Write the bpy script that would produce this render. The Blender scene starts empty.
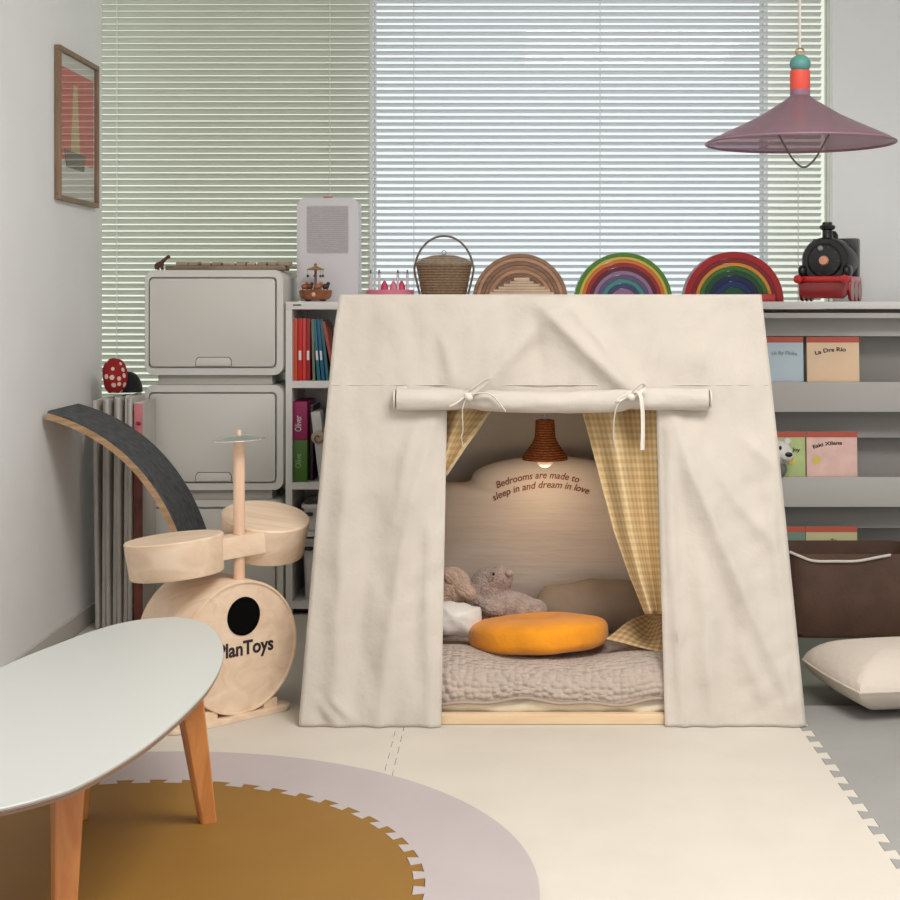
import bpy, bmesh, math, random
from mathutils import Vector, Matrix, Euler, noise
from mathutils.bvhtree import BVHTree
import mathutils.geometry as mgeo
random.seed(7)
S = bpy.context.scene
C = S.collection
PI = math.pi
F, CX, CY, H = 1500.0, 508.0, 300.0, 1.0

def at(px, py, Y):
    """world point at depth Y seen at pixel (px, py) of the 900x900 frame"""
    return Vector(((px - CX) / F * Y, Y, H - (py - CY) / F * Y))
def X_(px, Y): return (px - CX) / F * Y
def Z_(py, Y): return H - (py - CY) / F * Y

# ------------------------------------------------------------------ materials
def lin(c):
    return tuple((x / 255 / 12.92) if x / 255 <= .04045 else ((x / 255 + .055) / 1.055) ** 2.4 for x in c) + (1.0,)

class NT:
    def __init__(s, m):
        s.t = m.node_tree; s.n = s.t.nodes; s.l = s.t.links
    def new(s, typ, **kw):
        n = s.n.new(typ)
        for k, v in kw.items(): setattr(n, k, v)
        return n
    def link(s, a, b): s.l.new(a, b)

def mat(name, col, rough=.6, var=0.0, vscale=8.0, bump=0.0, bscale=120.0, metal=0.0, coat=0.0, sheen=0.0, trans=0.0, stretch=(1, 1, 1), spec=.5, col2=None):
    m = bpy.data.materials.new(name); m.use_nodes = True
    t = NT(m); b = t.n['Principled BSDF']; o = t.n['Material Output']
    b.inputs['Base Color'].default_value = lin(col)
    b.inputs['Roughness'].default_value = rough
    b.inputs['Metallic'].default_value = metal
    b.inputs['Coat Weight'].default_value = coat
    b.inputs['Coat Roughness'].default_value = .1
    b.inputs['Sheen Weight'].default_value = sheen
    b.inputs['Specular IOR Level'].default_value = spec
    tc = t.new('ShaderNodeTexCoord'); mp = t.new('ShaderNodeMapping')
    mp.inputs['Scale'].default_value = stretch
    t.link(tc.outputs['Object'], mp.inputs['Vector'])
    if var > 0 or col2:
        nz = t.new('ShaderNodeTexNoise'); nz.inputs['Scale'].default_value = vscale; nz.inputs['Detail'].default_value = 5
        t.link(mp.outputs['Vector'], nz.inputs['Vector'])
        mx = t.new('ShaderNodeMix', data_type='RGBA')
        mx.inputs['A'].default_value = lin(tuple(max(0, x * (1 - var)) for x in col))
        mx.inputs['B'].default_value = lin(col2 if col2 else tuple(min(255, x * (1 + var)) for x in col))
        rp = t.new('ShaderNodeMapRange'); rp.inputs['From Min'].default_value = .3; rp.inputs['From Max'].default_value = .7
        t.link(nz.outputs['Fac'], rp.inputs['Value']); t.link(rp.outputs['Result'], mx.inputs['Factor'])
        t.link(mx.outputs['Result'], b.inputs['Base Color'])
    if bump > 0:
        n2 = t.new('ShaderNodeTexNoise'); n2.inputs['Scale'].default_value = bscale; n2.inputs['Detail'].default_value = 4
        t.link(mp.outputs['Vector'], n2.inputs['Vector'])
        bp = t.new('ShaderNodeBump'); bp.inputs['Strength'].default_value = bump; bp.inputs['Distance'].default_value = .01
        t.link(n2.outputs['Fac'], bp.inputs['Height']); t.link(bp.outputs['Normal'], b.inputs['Normal'])
    if trans > 0:
        tr = t.new('ShaderNodeBsdfTranslucent'); ms = t.new('ShaderNodeMixShader')
        tr.inputs['Color'].default_value = lin(col)
        ms.inputs['Fac'].default_value = trans
        t.link(b.outputs['BSDF'], ms.inputs[1]); t.link(tr.outputs['BSDF'], ms.inputs[2]); t.link(ms.outputs['Shader'], o.inputs['Surface'])
    return m

def wood(name, a, b_, axis=0, scale=3.0, rough=.5, fine=14.0):
    m = bpy.data.materials.new(name); m.use_nodes = True
    t = NT(m); b = t.n['Principled BSDF']; b.inputs['Roughness'].default_value = rough
    tc = t.new('ShaderNodeTexCoord'); mp = t.new('ShaderNodeMapping')
    s = [fine, fine, fine]; s[axis] = fine * .12
    mp.inputs['Scale'].default_value = s
    t.link(tc.outputs['Object'], mp.inputs['Vector'])
    nz = t.new('ShaderNodeTexNoise'); nz.inputs['Scale'].default_value = scale; nz.inputs['Detail'].default_value = 6; nz.inputs['Distortion'].default_value = 1.2
    t.link(mp.outputs['Vector'], nz.inputs['Vector'])
    rp = t.new('ShaderNodeMapRange'); rp.inputs['From Min'].default_value = .32; rp.inputs['From Max'].default_value = .68
    mx = t.new('ShaderNodeMix', data_type='RGBA'); mx.inputs['A'].default_value = lin(a); mx.inputs['B'].default_value = lin(b_)
    t.link(nz.outputs['Fac'], rp.inputs['Value']); t.link(rp.outputs['Result'], mx.inputs['Factor']); t.link(mx.outputs['Result'], b.inputs['Base Color'])
    return m

def gingham(name, c0, c1, nu, nv):
    m = bpy.data.materials.new(name); m.use_nodes = True
    t = NT(m); b = t.n['Principled BSDF']; b.inputs['Roughness'].default_value = .85; o = t.n['Material Output']
    tc = t.new('ShaderNodeTexCoord'); sp = t.new('ShaderNodeSeparateXYZ'); t.link(tc.outputs['UV'], sp.inputs[0])
    outs = []
    for ch, k in (('X', nu), ('Y', nv)):
        a = t.new('ShaderNodeMath', operation='MULTIPLY'); a.inputs[1].default_value = k; t.link(sp.outputs[ch], a.inputs[0])
        f = t.new('ShaderNodeMath', operation='FRACT'); t.link(a.outputs[0], f.inputs[0])
        g = t.new('ShaderNodeMath', operation='GREATER_THAN'); g.inputs[1].default_value = .5; t.link(f.outputs[0], g.inputs[0])
        outs.append(g.outputs[0])
    ad = t.new('ShaderNodeMath', operation='ADD'); t.link(outs[0], ad.inputs[0]); t.link(outs[1], ad.inputs[1])
    hf = t.new('ShaderNodeMath', operation='MULTIPLY'); hf.inputs[1].default_value = .5; t.link(ad.outputs[0], hf.inputs[0])
    mx = t.new('ShaderNodeMix', data_type='RGBA'); mx.inputs['A'].default_value = lin(c0); mx.inputs['B'].default_value = lin(c1)
    t.link(hf.outputs[0], mx.inputs['Factor']); t.link(mx.outputs['Result'], b.inputs['Base Color'])
    tr = t.new('ShaderNodeBsdfTranslucent'); ms = t.new('ShaderNodeMixShader'); ms.inputs['Fac'].default_value = .25
    t.link(mx.outputs['Result'], tr.inputs['Color']); t.link(b.outputs['BSDF'], ms.inputs[1]); t.link(tr.outputs['BSDF'], ms.inputs[2]); t.link(ms.outputs['Shader'], o.inputs['Surface'])
    return m

def quilted(name, col):
    m = mat(name, col, .95, sheen=.2)
    t = NT(m); b = t.n['Principled BSDF']
    tc = t.new('ShaderNodeTexCoord')
    mp = t.new('ShaderNodeMapping'); mp.inputs['Scale'].default_value = (60, 84, 1)
    t.link(tc.outputs['UV'], mp.inputs['Vector'])
    vo = t.new('ShaderNodeTexVoronoi', feature='SMOOTH_F1'); vo.inputs['Scale'].default_value = 1.0; vo.inputs['Randomness'].default_value = .55; vo.inputs['Smoothness'].default_value = .35
    t.link(mp.outputs['Vector'], vo.inputs['Vector'])
    inv = t.new('ShaderNodeMath', operation='SUBTRACT'); inv.inputs[0].default_value = 1.0
    t.link(vo.outputs['Distance'], inv.inputs[1])
    bp = t.new('ShaderNodeBump'); bp.inputs['Strength'].default_value = 1.0; bp.inputs['Distance'].default_value = .012
    t.link(inv.outputs[0], bp.inputs['Height']); t.link(bp.outputs['Normal'], b.inputs['Normal'])
    return m

def woven(name, col, col2, sx=90, sz=140):
    m = mat(name, col, .75)
    t = NT(m); b = t.n['Principled BSDF']
    tc = t.new('ShaderNodeTexCoord'); wv = t.new('ShaderNodeTexWave', bands_direction='Z'); wv.inputs['Scale'].default_value = sz / 6; wv.inputs['Distortion'].default_value = 2.0; wv.inputs['Detail Scale'].default_value = 4
    t.link(tc.outputs['Object'], wv.inputs['Vector'])
    nz = t.new('ShaderNodeTexNoise'); nz.inputs['Scale'].default_value = sx; t.link(tc.outputs['Object'], nz.inputs['Vector'])
    ad = t.new('ShaderNodeMath', operation='MULTIPLY'); t.link(wv.outputs['Fac'], ad.inputs[0]); t.link(nz.outputs['Fac'], ad.inputs[1])
    sc = t.new('ShaderNodeMath', operation='MULTIPLY'); sc.inputs[1].default_value = 1.6; t.link(ad.outputs[0], sc.inputs[0])
    mx = t.new('ShaderNodeMix', data_type='RGBA'); mx.inputs['A'].default_value = lin(col); mx.inputs['B'].default_value = lin(col2)
    t.link(sc.outputs[0], mx.inputs['Factor']); t.link(mx.outputs['Result'], b.inputs['Base Color'])
    bp = t.new('ShaderNodeBump'); bp.inputs['Strength'].default_value = .8; bp.inputs['Distance'].default_value = .004
    t.link(ad.outputs[0], bp.inputs['Height']); t.link(bp.outputs['Normal'], b.inputs['Normal'])
    return m

def dots(name, col, dot, scale):
    m = mat(name, col, .8)
    t = NT(m); b = t.n['Principled BSDF']
    tc = t.new('ShaderNodeTexCoord'); v = t.new('ShaderNodeTexVoronoi'); v.inputs['Scale'].default_value = scale; v.inputs['Randomness'].default_value = .35
    t.link(tc.outputs['Object'], v.inputs['Vector'])
    g = t.new('ShaderNodeMath', operation='LESS_THAN'); g.inputs[1].default_value = .33; t.link(v.outputs['Distance'], g.inputs[0])
    mx = t.new('ShaderNodeMix', data_type='RGBA'); mx.inputs['A'].default_value = lin(col); mx.inputs['B'].default_value = lin(dot)
    t.link(g.outputs[0], mx.inputs['Factor']); t.link(mx.outputs['Result'], b.inputs['Base Color'])
    return m

def glassy(name, tint, ior=1.45, rough=.02):
    m = bpy.data.materials.new(name); m.use_nodes = True
    t = NT(m); o = t.n['Material Output']; t.n.remove(t.n['Principled BSDF'])
    tr = t.new('ShaderNodeBsdfTransparent'); tr.inputs['Color'].default_value = lin(tint)
    gl = t.new('ShaderNodeBsdfGlossy'); gl.inputs['Roughness'].default_value = rough
    fr = t.new('ShaderNodeFresnel'); fr.inputs['IOR'].default_value = ior
    ms = t.new('ShaderNodeMixShader')
    ge = t.new('ShaderNodeNewGeometry'); iv = t.new('ShaderNodeMath', operation='SUBTRACT'); iv.inputs[0].default_value = 1.0; t.link(ge.outputs['Backfacing'], iv.inputs[1])
    mu = t.new('ShaderNodeMath', operation='MULTIPLY'); t.link(fr.outputs[0], mu.inputs[0]); t.link(iv.outputs[0], mu.inputs[1])
    t.link(mu.outputs[0], ms.inputs['Fac']); t.link(tr.outputs[0], ms.inputs[1]); t.link(gl.outputs[0], ms.inputs[2]); t.link(ms.outputs[0], o.inputs['Surface'])
    return m

def tinted_plastic(name, col, through, clear=.3):
    m = mat(name, col, .28, spec=.5)
    t = NT(m); b = t.n['Principled BSDF']; o = t.n['Material Output']
    tr = t.new('ShaderNodeBsdfTransparent'); tr.inputs['Color'].default_value = lin(through)
    ms = t.new('ShaderNodeMixShader'); ms.inputs['Fac'].default_value = clear
    t.link(b.outputs[0], ms.inputs[1]); t.link(tr.outputs[0], ms.inputs[2]); t.link(ms.outputs[0], o.inputs['Surface'])
    return m

M = {}
M['wall'] = mat('wall_paint', (242, 242, 241), .8, var=.012, vscale=3, bump=.05, bscale=60)
M['ceil'] = mat('ceiling_paint', (235, 234, 230), .9)
M['trim'] = mat('trim_paint', (205, 200, 194), .6)
M['floor'] = mat('floor_lino', (106, 110, 100), .5, var=.06, vscale=5)
M['cream_mat'] = mat('cream_foam', (208, 200, 187), .62, var=.012, vscale=6, bump=.08, bscale=300)
M['grey_mat'] = mat('grey_foam', (152, 150, 146), .65, var=.02, vscale=6, bump=.1, bscale=300)
M['mauve_mat'] = mat('mauve_foam', (182, 171, 170), .62, var=.012, vscale=6, bump=.06, bscale=300)
M['ochre_mat'] = mat('ochre_foam', (140, 100, 34), .6, var=.02, vscale=6, bump=.06, bscale=300)
M['canvas'] = mat('tent_canvas', (215, 205, 192), .9, var=.02, vscale=5, bump=.25, bscale=40, trans=.14)
M['canvas_roll'] = mat('tent_canvas_roll', (206, 197, 186), .9, var=.02, vscale=9, bump=.2, bscale=60)
M['ribbon'] = mat('ribbon_cotton', (226, 218, 206), .9)
M['pale_wood'] = wood('pale_birch', (220, 190, 160), (236, 212, 186), 0, 2.2, .5, 10)
M['pale_wood_z'] = wood('pale_birch_upright', (215, 172, 140), (233, 200, 172), 2, 2.2, .5, 14)
M['rail_wood'] = wood('rail_pine', (224, 190, 150), (236, 208, 172), 0, 2, .5, 12)
M['beech'] = wood('beech_leg', (190, 118, 62), (214, 146, 86), 2, 2.4, .4, 14)
M['ply_edge'] = wood('plywood_edge', (158, 120, 86), (196, 160, 122), 0, 3, .6, 20)
M['laminate'] = mat('table_laminate', (200, 201, 196), .4, spec=.4)
M['table_edge'] = mat('table_edge_ply', (150, 124, 104), .6)
M['felt'] = mat('charcoal_felt', (80, 82, 83), .95, var=.16, vscale=45, bump=.4, bscale=200)
M['recess_shade'] = mat('recess_shade', (96, 90, 84), .7)  # shade of a recess put into a plain dark colour
M['box'] = mat('box_plastic', (224, 221, 214), .42, var=.008, vscale=4)
M['box_door'] = mat('box_door_plastic', (220, 216, 208), .38)
M['box_foot'] = mat('box_foot_plastic', (190, 186, 177), .5)
M['shelf'] = mat('shelf_white', (228, 224, 220), .5)
M['rack'] = mat('rack_grey', (190, 186, 180), .55)
M['rack_dark'] = mat('rack_backboard', (166, 161, 155), .6)
M['black'] = mat('black_matte', (12, 12, 12), .6)
M['dark_metal'] = mat('dark_metal', (104, 98, 96), .4, metal=.5)
M['steel'] = mat('steel', (235, 235, 235), .14, metal=1)
M['brass'] = mat('brass', (190, 150, 80), .35, metal=1)
M['white_plastic'] = mat('white_plastic', (218, 214, 217), .4)
M['grille'] = mat('grille_plastic', (198, 192, 195), .6, bump=.5, bscale=420, stretch=(.25, 1, 1))
M['red_plastic'] = mat('red_plastic', (190, 20, 24), .3, coat=.4)
M['dark_red'] = mat('dark_red_paint', (138, 16, 20), .3, coat=.4)
M['slat'] = mat('slat_white', (228, 228, 228), .5, trans=.46)
M['slat_green_light'] = mat('slat_green_light', (208, 209, 199), .5, trans=.28)  # green, dimmer light from outside painted into white slats
M['cord'] = mat('blind_cord', (228, 228, 222), .8)
M['frame'] = mat('window_frame_paint', (200, 202, 200), .5)
M['pane'] = glassy('pane_clear', (232, 235, 236))
M['pane_light_tint'] = glassy('pane_green_light', (229, 231, 222))  # glass colour carries the greenish light of the outdoors
M['velvet'] = mat('mustard_velvet', (232, 146, 14), .9, var=.06, vscale=14, bump=.2, bscale=90, sheen=.2)
M['quilt'] = quilted('quilt_cotton', (186, 168, 154))
M['sheet'] = mat('sheet_ivory', (226, 212, 186), .9)
M['mattress'] = mat('mattress_ticking', (214, 204, 188), .9)
M['plush'] = mat('grey_plush', (182, 160, 148), .98, var=.12, vscale=60, bump=1.0, bscale=170, sheen=.4)
M['plush_brown'] = mat('brown_plush', (186, 156, 136), .98, var=.12, vscale=40, bump=.9, bscale=150, sheen=.4)
M['satin'] = mat('white_satin', (222, 216, 208), .4, bump=.35, bscale=22, sheen=.2)
M['long_pillow'] = mat('greige_linen', (164, 144, 124), .92, var=.04, vscale=12, bump=.3, bscale=40)
M['back_cushion'] = mat('muslin_cushion', (238, 222, 206), .95, bump=.35, bscale=26, stretch=(.25, 1, 2.0))
M['floor_pillow'] = mat('floor_pillow_linen', (208, 196, 182), .92, bump=.25, bscale=60)
M['thread'] = mat('rust_thread', (140, 74, 54), .9)
M['rattan'] = woven('rattan', (120, 56, 18), (206, 116, 52), 120, 300)
M['wicker'] = woven('wicker', (112, 86, 64), (176, 146, 116), 90, 220)
M['wicker_lid'] = woven('wicker_lid', (134, 114, 94), (200, 180, 154), 90, 260)
M['bulb'] = mat('bulb_glass', (228, 218, 205), .15, trans=.4)
M['gingham'] = gingham('gingham_yellow', (240, 220, 178), (222, 184, 122), 15, 30)
M['gingham_small'] = gingham('gingham_yellow_cloth', (226, 202, 160), (196, 150, 88), 9, 9)
M['trimcloth'] = mat('curtain_trim', (240, 226, 196), .9, trans=.3)
M['shade'] = tinted_plastic('mauve_shade', (142, 112, 122), (206, 180, 190), .38)
M['mauve_metal'] = mat('mauve_neck', (138, 104, 120), .35)
M['coral'] = mat('coral_paint', (224, 82, 66), .4)
M['teal'] = mat('teal_paint', (88, 148, 142), .5)
M['leather'] = mat('brown_leather', (92, 66, 52), .55, var=.08, vscale=14, bump=.12, bscale=120)
M['cordrope'] = mat('cord_rope', (220, 210, 198), .9)
M['hole'] = mat('drum_hole', (3, 3, 3), .9, spec=.1)
M['ink'] = mat('print_ink', (36, 28, 32), .6)
M['ink_grey'] = mat('print_grey', (150, 172, 172), .6)
M['white_ink'] = mat('print_white', (230, 224, 226), .6)
M['polka'] = dots('red_polka', (150, 16, 22), (226, 196, 180), 42)
M['fleece_black'] = mat('black_fleece', (18, 17, 18), .95, sheen=.1)
M['fold_mat'] = mat('fold_mat_vinyl', (198, 192, 184), .5, var=.03, vscale=9)
M['pink_print'] = mat('pink_print', (206, 120, 124), .6, var=.1, vscale=12)
M['brown_print'] = mat('brown_print', (120, 64, 52), .6, var=.25, vscale=12)
M['toy_brown'] = wood('toy_brown', (120, 72, 44), (168, 104, 66), 0, 2, .45, 30)
M['lizard'] = mat('lizard_brown', (82, 48, 38), .5)
M['tray_wood'] = wood('tray_wood', (128, 106, 86), (156, 134, 112), 0, 2, .6, 20)
M['walnut_piece'] = wood('peg_wood', (150, 132, 112), (186, 168, 146), 0, 2, .6, 26)
M['pink_toy'] = mat('pink_toy', (226, 128, 150), .4)
M['hot_pink'] = mat('hot_pink_toy', (208, 62, 98), .4)
M['loco'] = mat('loco_black', (20, 20, 22), .3)
M['lamp_cream'] = mat('lamp_cream', (226, 160, 130), .4)
M['poster_red'] = mat('poster_red', (216, 66, 58), .6, var=.05, vscale=20)
M['poster_paper'] = mat('poster_paper', (226, 222, 214), .6)
M['poster_yellow'] = mat('poster_yellow', (214, 176, 120), .6)
M['poster_dark'] = mat('poster_dark', (92, 74, 60), .6)
M['poster_glass'] = glassy('poster_glass', (250, 250, 250), 1.9)
M['poster_frame'] = wood('poster_oak', (128, 100, 78), (152, 124, 100), 2, 2, .5, 20)

# ------------------------------------------------------------------ mesh helpers
def xf(bm, vs, Mx):
    for v in vs: v.co = Mx @ v.co
def TR(loc, rot=(0, 0, 0)): return Matrix.Translation(Vector(loc)) @ Euler(rot).to_matrix().to_4x4()

def box(bm, c, s, rot=(0, 0, 0), bev=0.0, seg=2):
    b2 = bmesh.new(); bmesh.ops.create_cube(b2, size=1.0)
    for v in b2.verts: v.co = Vector((v.co.x * s[0], v.co.y * s[1], v.co.z * s[2]))
    if bev > 0: bmesh.ops.bevel(b2, geom=b2.edges[:], offset=bev, segments=seg, profile=.6, affect='EDGES')
    merge(bm, b2, TR(c, rot))
def merge(bm, b2, Mx=Matrix.Identity(4)):
    mp = {}
    for v in b2.verts: mp[v] = bm.verts.new(Mx @ v.co)
    for f in b2.faces:
        try: bm.faces.new([mp[v] for v in f.verts])
        except ValueError: pass
    b2.free()
def skin_rings(bm, rings, close_ring=True, cap0=True, cap1=True):
    vs = [[bm.verts.new(p) for p in r] for r in rings]
    n = len(vs[0])
    for a, b in zip(vs[:-1], vs[1:]):
        for i in range(n if close_ring else n - 1):
            j = (i + 1) % n
            bm.faces.new((a[i], a[j], b[j], b[i]))
    if cap0: bm.faces.new(vs[0][::-1])
    if cap1: bm.faces.new(vs[-1])
    return vs
def tube(bm, pts, r, n=8, flat=1.0, cap=True):
    pts = [Vector(p) for p in pts]; rings = []
    N = len(pts); up = None
    for i, p in enumerate(pts):
        t = (pts[min(i + 1, N - 1)] - pts[max(i - 1, 0)]).normalized()
        if up is None:
            up = Vector((0, 0, 1)) if abs(t.z) < .9 else Vector((1, 0, 0))
        a = t.cross(up)
        if a.length < 1e-5: a = t.orthogonal()
        a.normalize(); b = a.cross(t).normalized(); up = b
        rr = r[i] if isinstance(r, (list, tuple)) else r
        rings.append([p + a * (math.cos(2 * PI * k / n) * rr) + b * (math.sin(2 * PI * k / n) * rr * flat) for k in range(n)])
    skin_rings(bm, rings, True, cap, cap)
def spline(pts, n=40):
    pts = [Vector(p) for p in pts]; P = [pts[0] * 2 - pts[1]] + pts + [pts[-1] * 2 - pts[-2]]
    out = []; m = len(pts) - 1
    for k in range(n + 1):
        s = k / n * m; i = min(int(s), m - 1); u = s - i
        a, b, c, d = P[i:i + 4]
        out.append(.5 * ((2 * b) + (c - a) * u + (2 * a - 5 * b + 4 * c - d) * u * u + (3 * b - a - 3 * c + d) * u ** 3))
    return out
def lathe(bm, prof, n=40, Mx=Matrix.Identity(4), cap0=True, cap1=True):
    rings = [[Mx @ Vector((r * math.cos(2 * PI * k / n), r * math.sin(2 * PI * k / n), z)) for k in range(n)] for r, z in prof]
    skin_rings(bm, rings, True, cap0, cap1)
def prism(bm, out2, d0, d1, Mx=Matrix.Identity(4), bev=0.0, seg=2):
    """outline (x, z) extruded along y from d0 to d1"""
    b2 = bmesh.new()
    a = [b2.verts.new((x, d0, z)) for x, z in out2]; b = [b2.verts.new((x, d1, z)) for x, z in out2]
    f0 = b2.faces.new(a); f1 = b2.faces.new(b[::-1]); n = len(a)
    for i in range(n): b2.faces.new((a[i], b[i], b[(i + 1) % n], a[(i + 1) % n]))
    if bev > 0:
        bmesh.ops.bevel(b2, geom=list(f0.edges) + list(f1.edges), offset=bev, segments=seg, profile=.6, affect='EDGES')
    merge(bm, b2, Mx)
def rrect(w, h, r, n=6, cx=0, cz=0):
    o = []
    for qx, qz, a0 in ((1, 1, 0), (-1, 1, 90), (-1, -1, 180), (1, -1, 270)):
        for k in range(n + 1):
            a = math.radians(a0 + 90 * k / n)
            o.append((cx + qx * (w / 2 - r) + r * math.cos(a), cz + qz * (h / 2 - r) + r * math.sin(a)))
    return o
def ring_prism(bm, outer, inner, y0, y1, yin):
    """hollow-fronted box: outer shell y0..y1 with a recess to yin inside outline inner"""
    n = len(outer)
    R = [[Vector((x, y1, z)) for x, z in outer], [Vector((x * .999, y0 + .008, z)) for x, z in outer],
         [Vector((x * .985, y0, z * 1)) for x, z in outer], [Vector((x, y0, z)) for x, z in inner], [Vector((x, yin, z)) for x, z in inner]]
    skin_rings(bm, R)
def grid(bm, nu, nv, fn, skip=None, uvs=None):
    uvl = bm.loops.layers.uv.verify()
    V = [[bm.verts.new(fn(i / nu, j / nv)) for i in range(nu + 1)] for j in range(nv + 1)]
    for j in range(nv):
        for i in range(nu):
            if skip and skip(i, j): continue
            f = bm.faces.new((V[j][i], V[j][i + 1], V[j + 1][i + 1], V[j + 1][i]))
            for l, (a, b) in zip(f.loops, ((i, j), (i + 1, j), (i + 1, j + 1), (i, j + 1))):
                u, v = a / nu, b / nv
                l[uvl].uv = uvs(u, v) if uvs else (u, v)
    return V
def superell(bm, c, rad, rot=(0, 0, 0), e1=1.0, e2=1.0, n=32, m=20, nz=0.0, nscale=10):
    Mx = TR(c, rot)
    sg = lambda w, e: math.copysign(abs(w) ** e, w)
    rings = []
    for j in range(1, m):
        ph = -PI / 2 + PI * j / m; ring = []
        for k in range(n):
            th = 2 * PI * k / n
            p = Vector((rad[0] * sg(math.cos(ph), e1) * sg(math.cos(th), e2), rad[1] * sg(math.cos(ph), e1) * sg(math.sin(th), e2), rad[2] * sg(math.sin(ph), e1)))
            if nz: p = p * (1 + nz * noise.noise(p * nscale))
            ring.append(Mx @ p)
        rings.append(ring)
    vs = skin_rings(bm, rings, True, False, False)
    b = bm.verts.new(Mx @ Vector((0, 0, -rad[2]))); t = bm.verts.new(Mx @ Vector((0, 0, rad[2])))
    for k in range(n):
        bm.faces.new((b, vs[0][(k + 1) % n], vs[0][k])); bm.faces.new((t, vs[-1][k], vs[-1][(k + 1) % n]))
def puff(bm, outline, T, Mx, rings=9, ex=2.6, cz=None):
    """stuffed cushion from a 2-D outline (x, z); thickness T along y"""
    n = len(outline); c = Vector((sum(p[0] for p in outline) / n, sum(p[1] for p in outline) / n))
    ts = [math.sin(PI / 2 * k / rings) for k in range(1, rings + 1)]
    def ring(t, s):
        h = s * T / 2 * (max(0, 1 - t ** ex)) ** .62
        return [Mx @ Vector((c.x + (x - c.x) * t, h + .004 * (1 - t) * 0 , c.y + (z - c.y) * t)) for x, z in outline]
    R = [ring(t, -1) for t in ts] + [ring(t, 1) for t in ts[-2::-1]]
    vs = skin_rings(bm, R, True, False, False)
    a = bm.verts.new(Mx @ Vector((c.x, -T / 2, c.y))); b = bm.verts.new(Mx @ Vector((c.x, T / 2, c.y)))
    for k in range(n):
        bm.faces.new((a, vs[0][(k + 1) % n], vs[0][k])); bm.faces.new((b, vs[-1][k], vs[-1][(k + 1) % n]))

def obj(name, bm, m, parent=None, smooth=40, world=False):
    if world and parent is not None:
        P = parent
        T = Matrix.Identity(4)
        while P is not None:
            T = P.matrix_basis @ T; P = P.parent
        bm.transform(T.inverted())
    bmesh.ops.recalc_face_normals(bm, faces=bm.faces[:])
    me = bpy.data.meshes.new(name); bm.to_mesh(me); bm.free()
    if smooth:
        for p in me.polygons: p.use_smooth = True
        me.set_sharp_from_angle(angle=math.radians(smooth))
    me.materials.append(m)
    o = bpy.data.objects.new(name, me); C.objects.link(o)
    if parent is not None: o.parent = parent
    return o
def tag(o, label, cat, group=None, kind=None):
    o['label'] = label; o['category'] = cat
    if group: o['group'] = group
    if kind: o['kind'] = kind
    return o
def thing(name, label, cat, loc=(0, 0, 0), rotz=0, group=None):
    o = bpy.data.objects.new(name, None); C.objects.link(o); o.empty_display_size = .05
    o.location = loc; o.rotation_euler = (0, 0, rotz)
    o.matrix_basis = Matrix.Translation(Vector(loc)) @ Matrix.Rotation(rotz, 4, 'Z')
    return tag(o, label, cat, group)
def struct(name, bm, m, parent=None, smooth=30):
    o = obj(name, bm, m, parent, smooth)
    if parent is None: o['kind'] = 'structure'
    return o
def B(): return bmesh.new()
def bx(c, s, **k):
    b = B(); box(b, c, s, **k); return b
def bx2(x0, x1, y0, y1, z0, z1, **k):
    return bx(((x0 + x1) / 2, (y0 + y1) / 2, (z0 + z1) / 2), (x1 - x0, y1 - y0, z1 - z0), **k)
def solid(o, t, off=0):
    md = o.modifiers.new('thickness', 'SOLIDIFY'); md.thickness = t; md.offset = off
def text_mesh(s, size, extrude=.0006, bold=0.0, shear=0.0, sub=2):
    cu = bpy.data.curves.new('lettering', 'FONT'); cu.body = s; cu.size = size; cu.extrude = extrude; cu.offset = bold; cu.shear = shear
    cu.align_x = 'CENTER'; cu.align_y = 'CENTER'; cu.resolution_u = 4
    o = bpy.data.objects.new('lettering', cu); C.objects.link(o)
    dg = bpy.context.evaluated_depsgraph_get(); dg.update()
    me = bpy.data.meshes.new_from_object(o.evaluated_get(dg))
    b = B(); b.from_mesh(me)
    bpy.data.objects.remove(o); bpy.data.curves.remove(cu); bpy.data.meshes.remove(me)
    return b          # letters in local x (right), y (up), z (out)
def letters(name, s, size, Mx, m, parent, bold=0.0, shear=0.0, warp=None, width=None, world=False):
    b = text_mesh(s, size, .0006, bold, shear)
    if width:
        xs = [v.co.x for v in b.verts]; k = width / (max(xs) - min(xs))
        for v in b.verts: v.co.x *= k
    if warp:
        for v in b.verts: v.co = warp(v.co)
    b.transform(Mx)
    return obj(name, b, m, parent, 0, world)
FRONT = Matrix(((1, 0, 0, 0), (0, 0, -1, 0), (0, 1, 0, 0), (0, 0, 0, 1)))   # letters facing -Y

# ------------------------------------------------------------------ the room
struct('floor', bx2(-1.9, 2.4, -1.5, 5.4, -.06, -.010), M['floor'])
struct('ceiling', bx2(-1.9, 2.4, -1.5, 5.4, 2.45, 2.5), M['ceil'])
struct('wall_left', bx2(-1.42, -1.30, -1.5, 4.80, -.01, 2.45), M['wall'])
struct('baseboard_left', bx2(-1.30, -1.29, -1.5, 4.80, -.01, .055, bev=.003), M['trim'])
struct('wall_bay', bx2(-1.9, -1.78, 4.6, 5.4, -.01, 2.45), M['wall'])
struct('wall_right', bx2(2.3, 2.4, -1.5, 5.4, -.01, 2.45), M['wall'])
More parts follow.
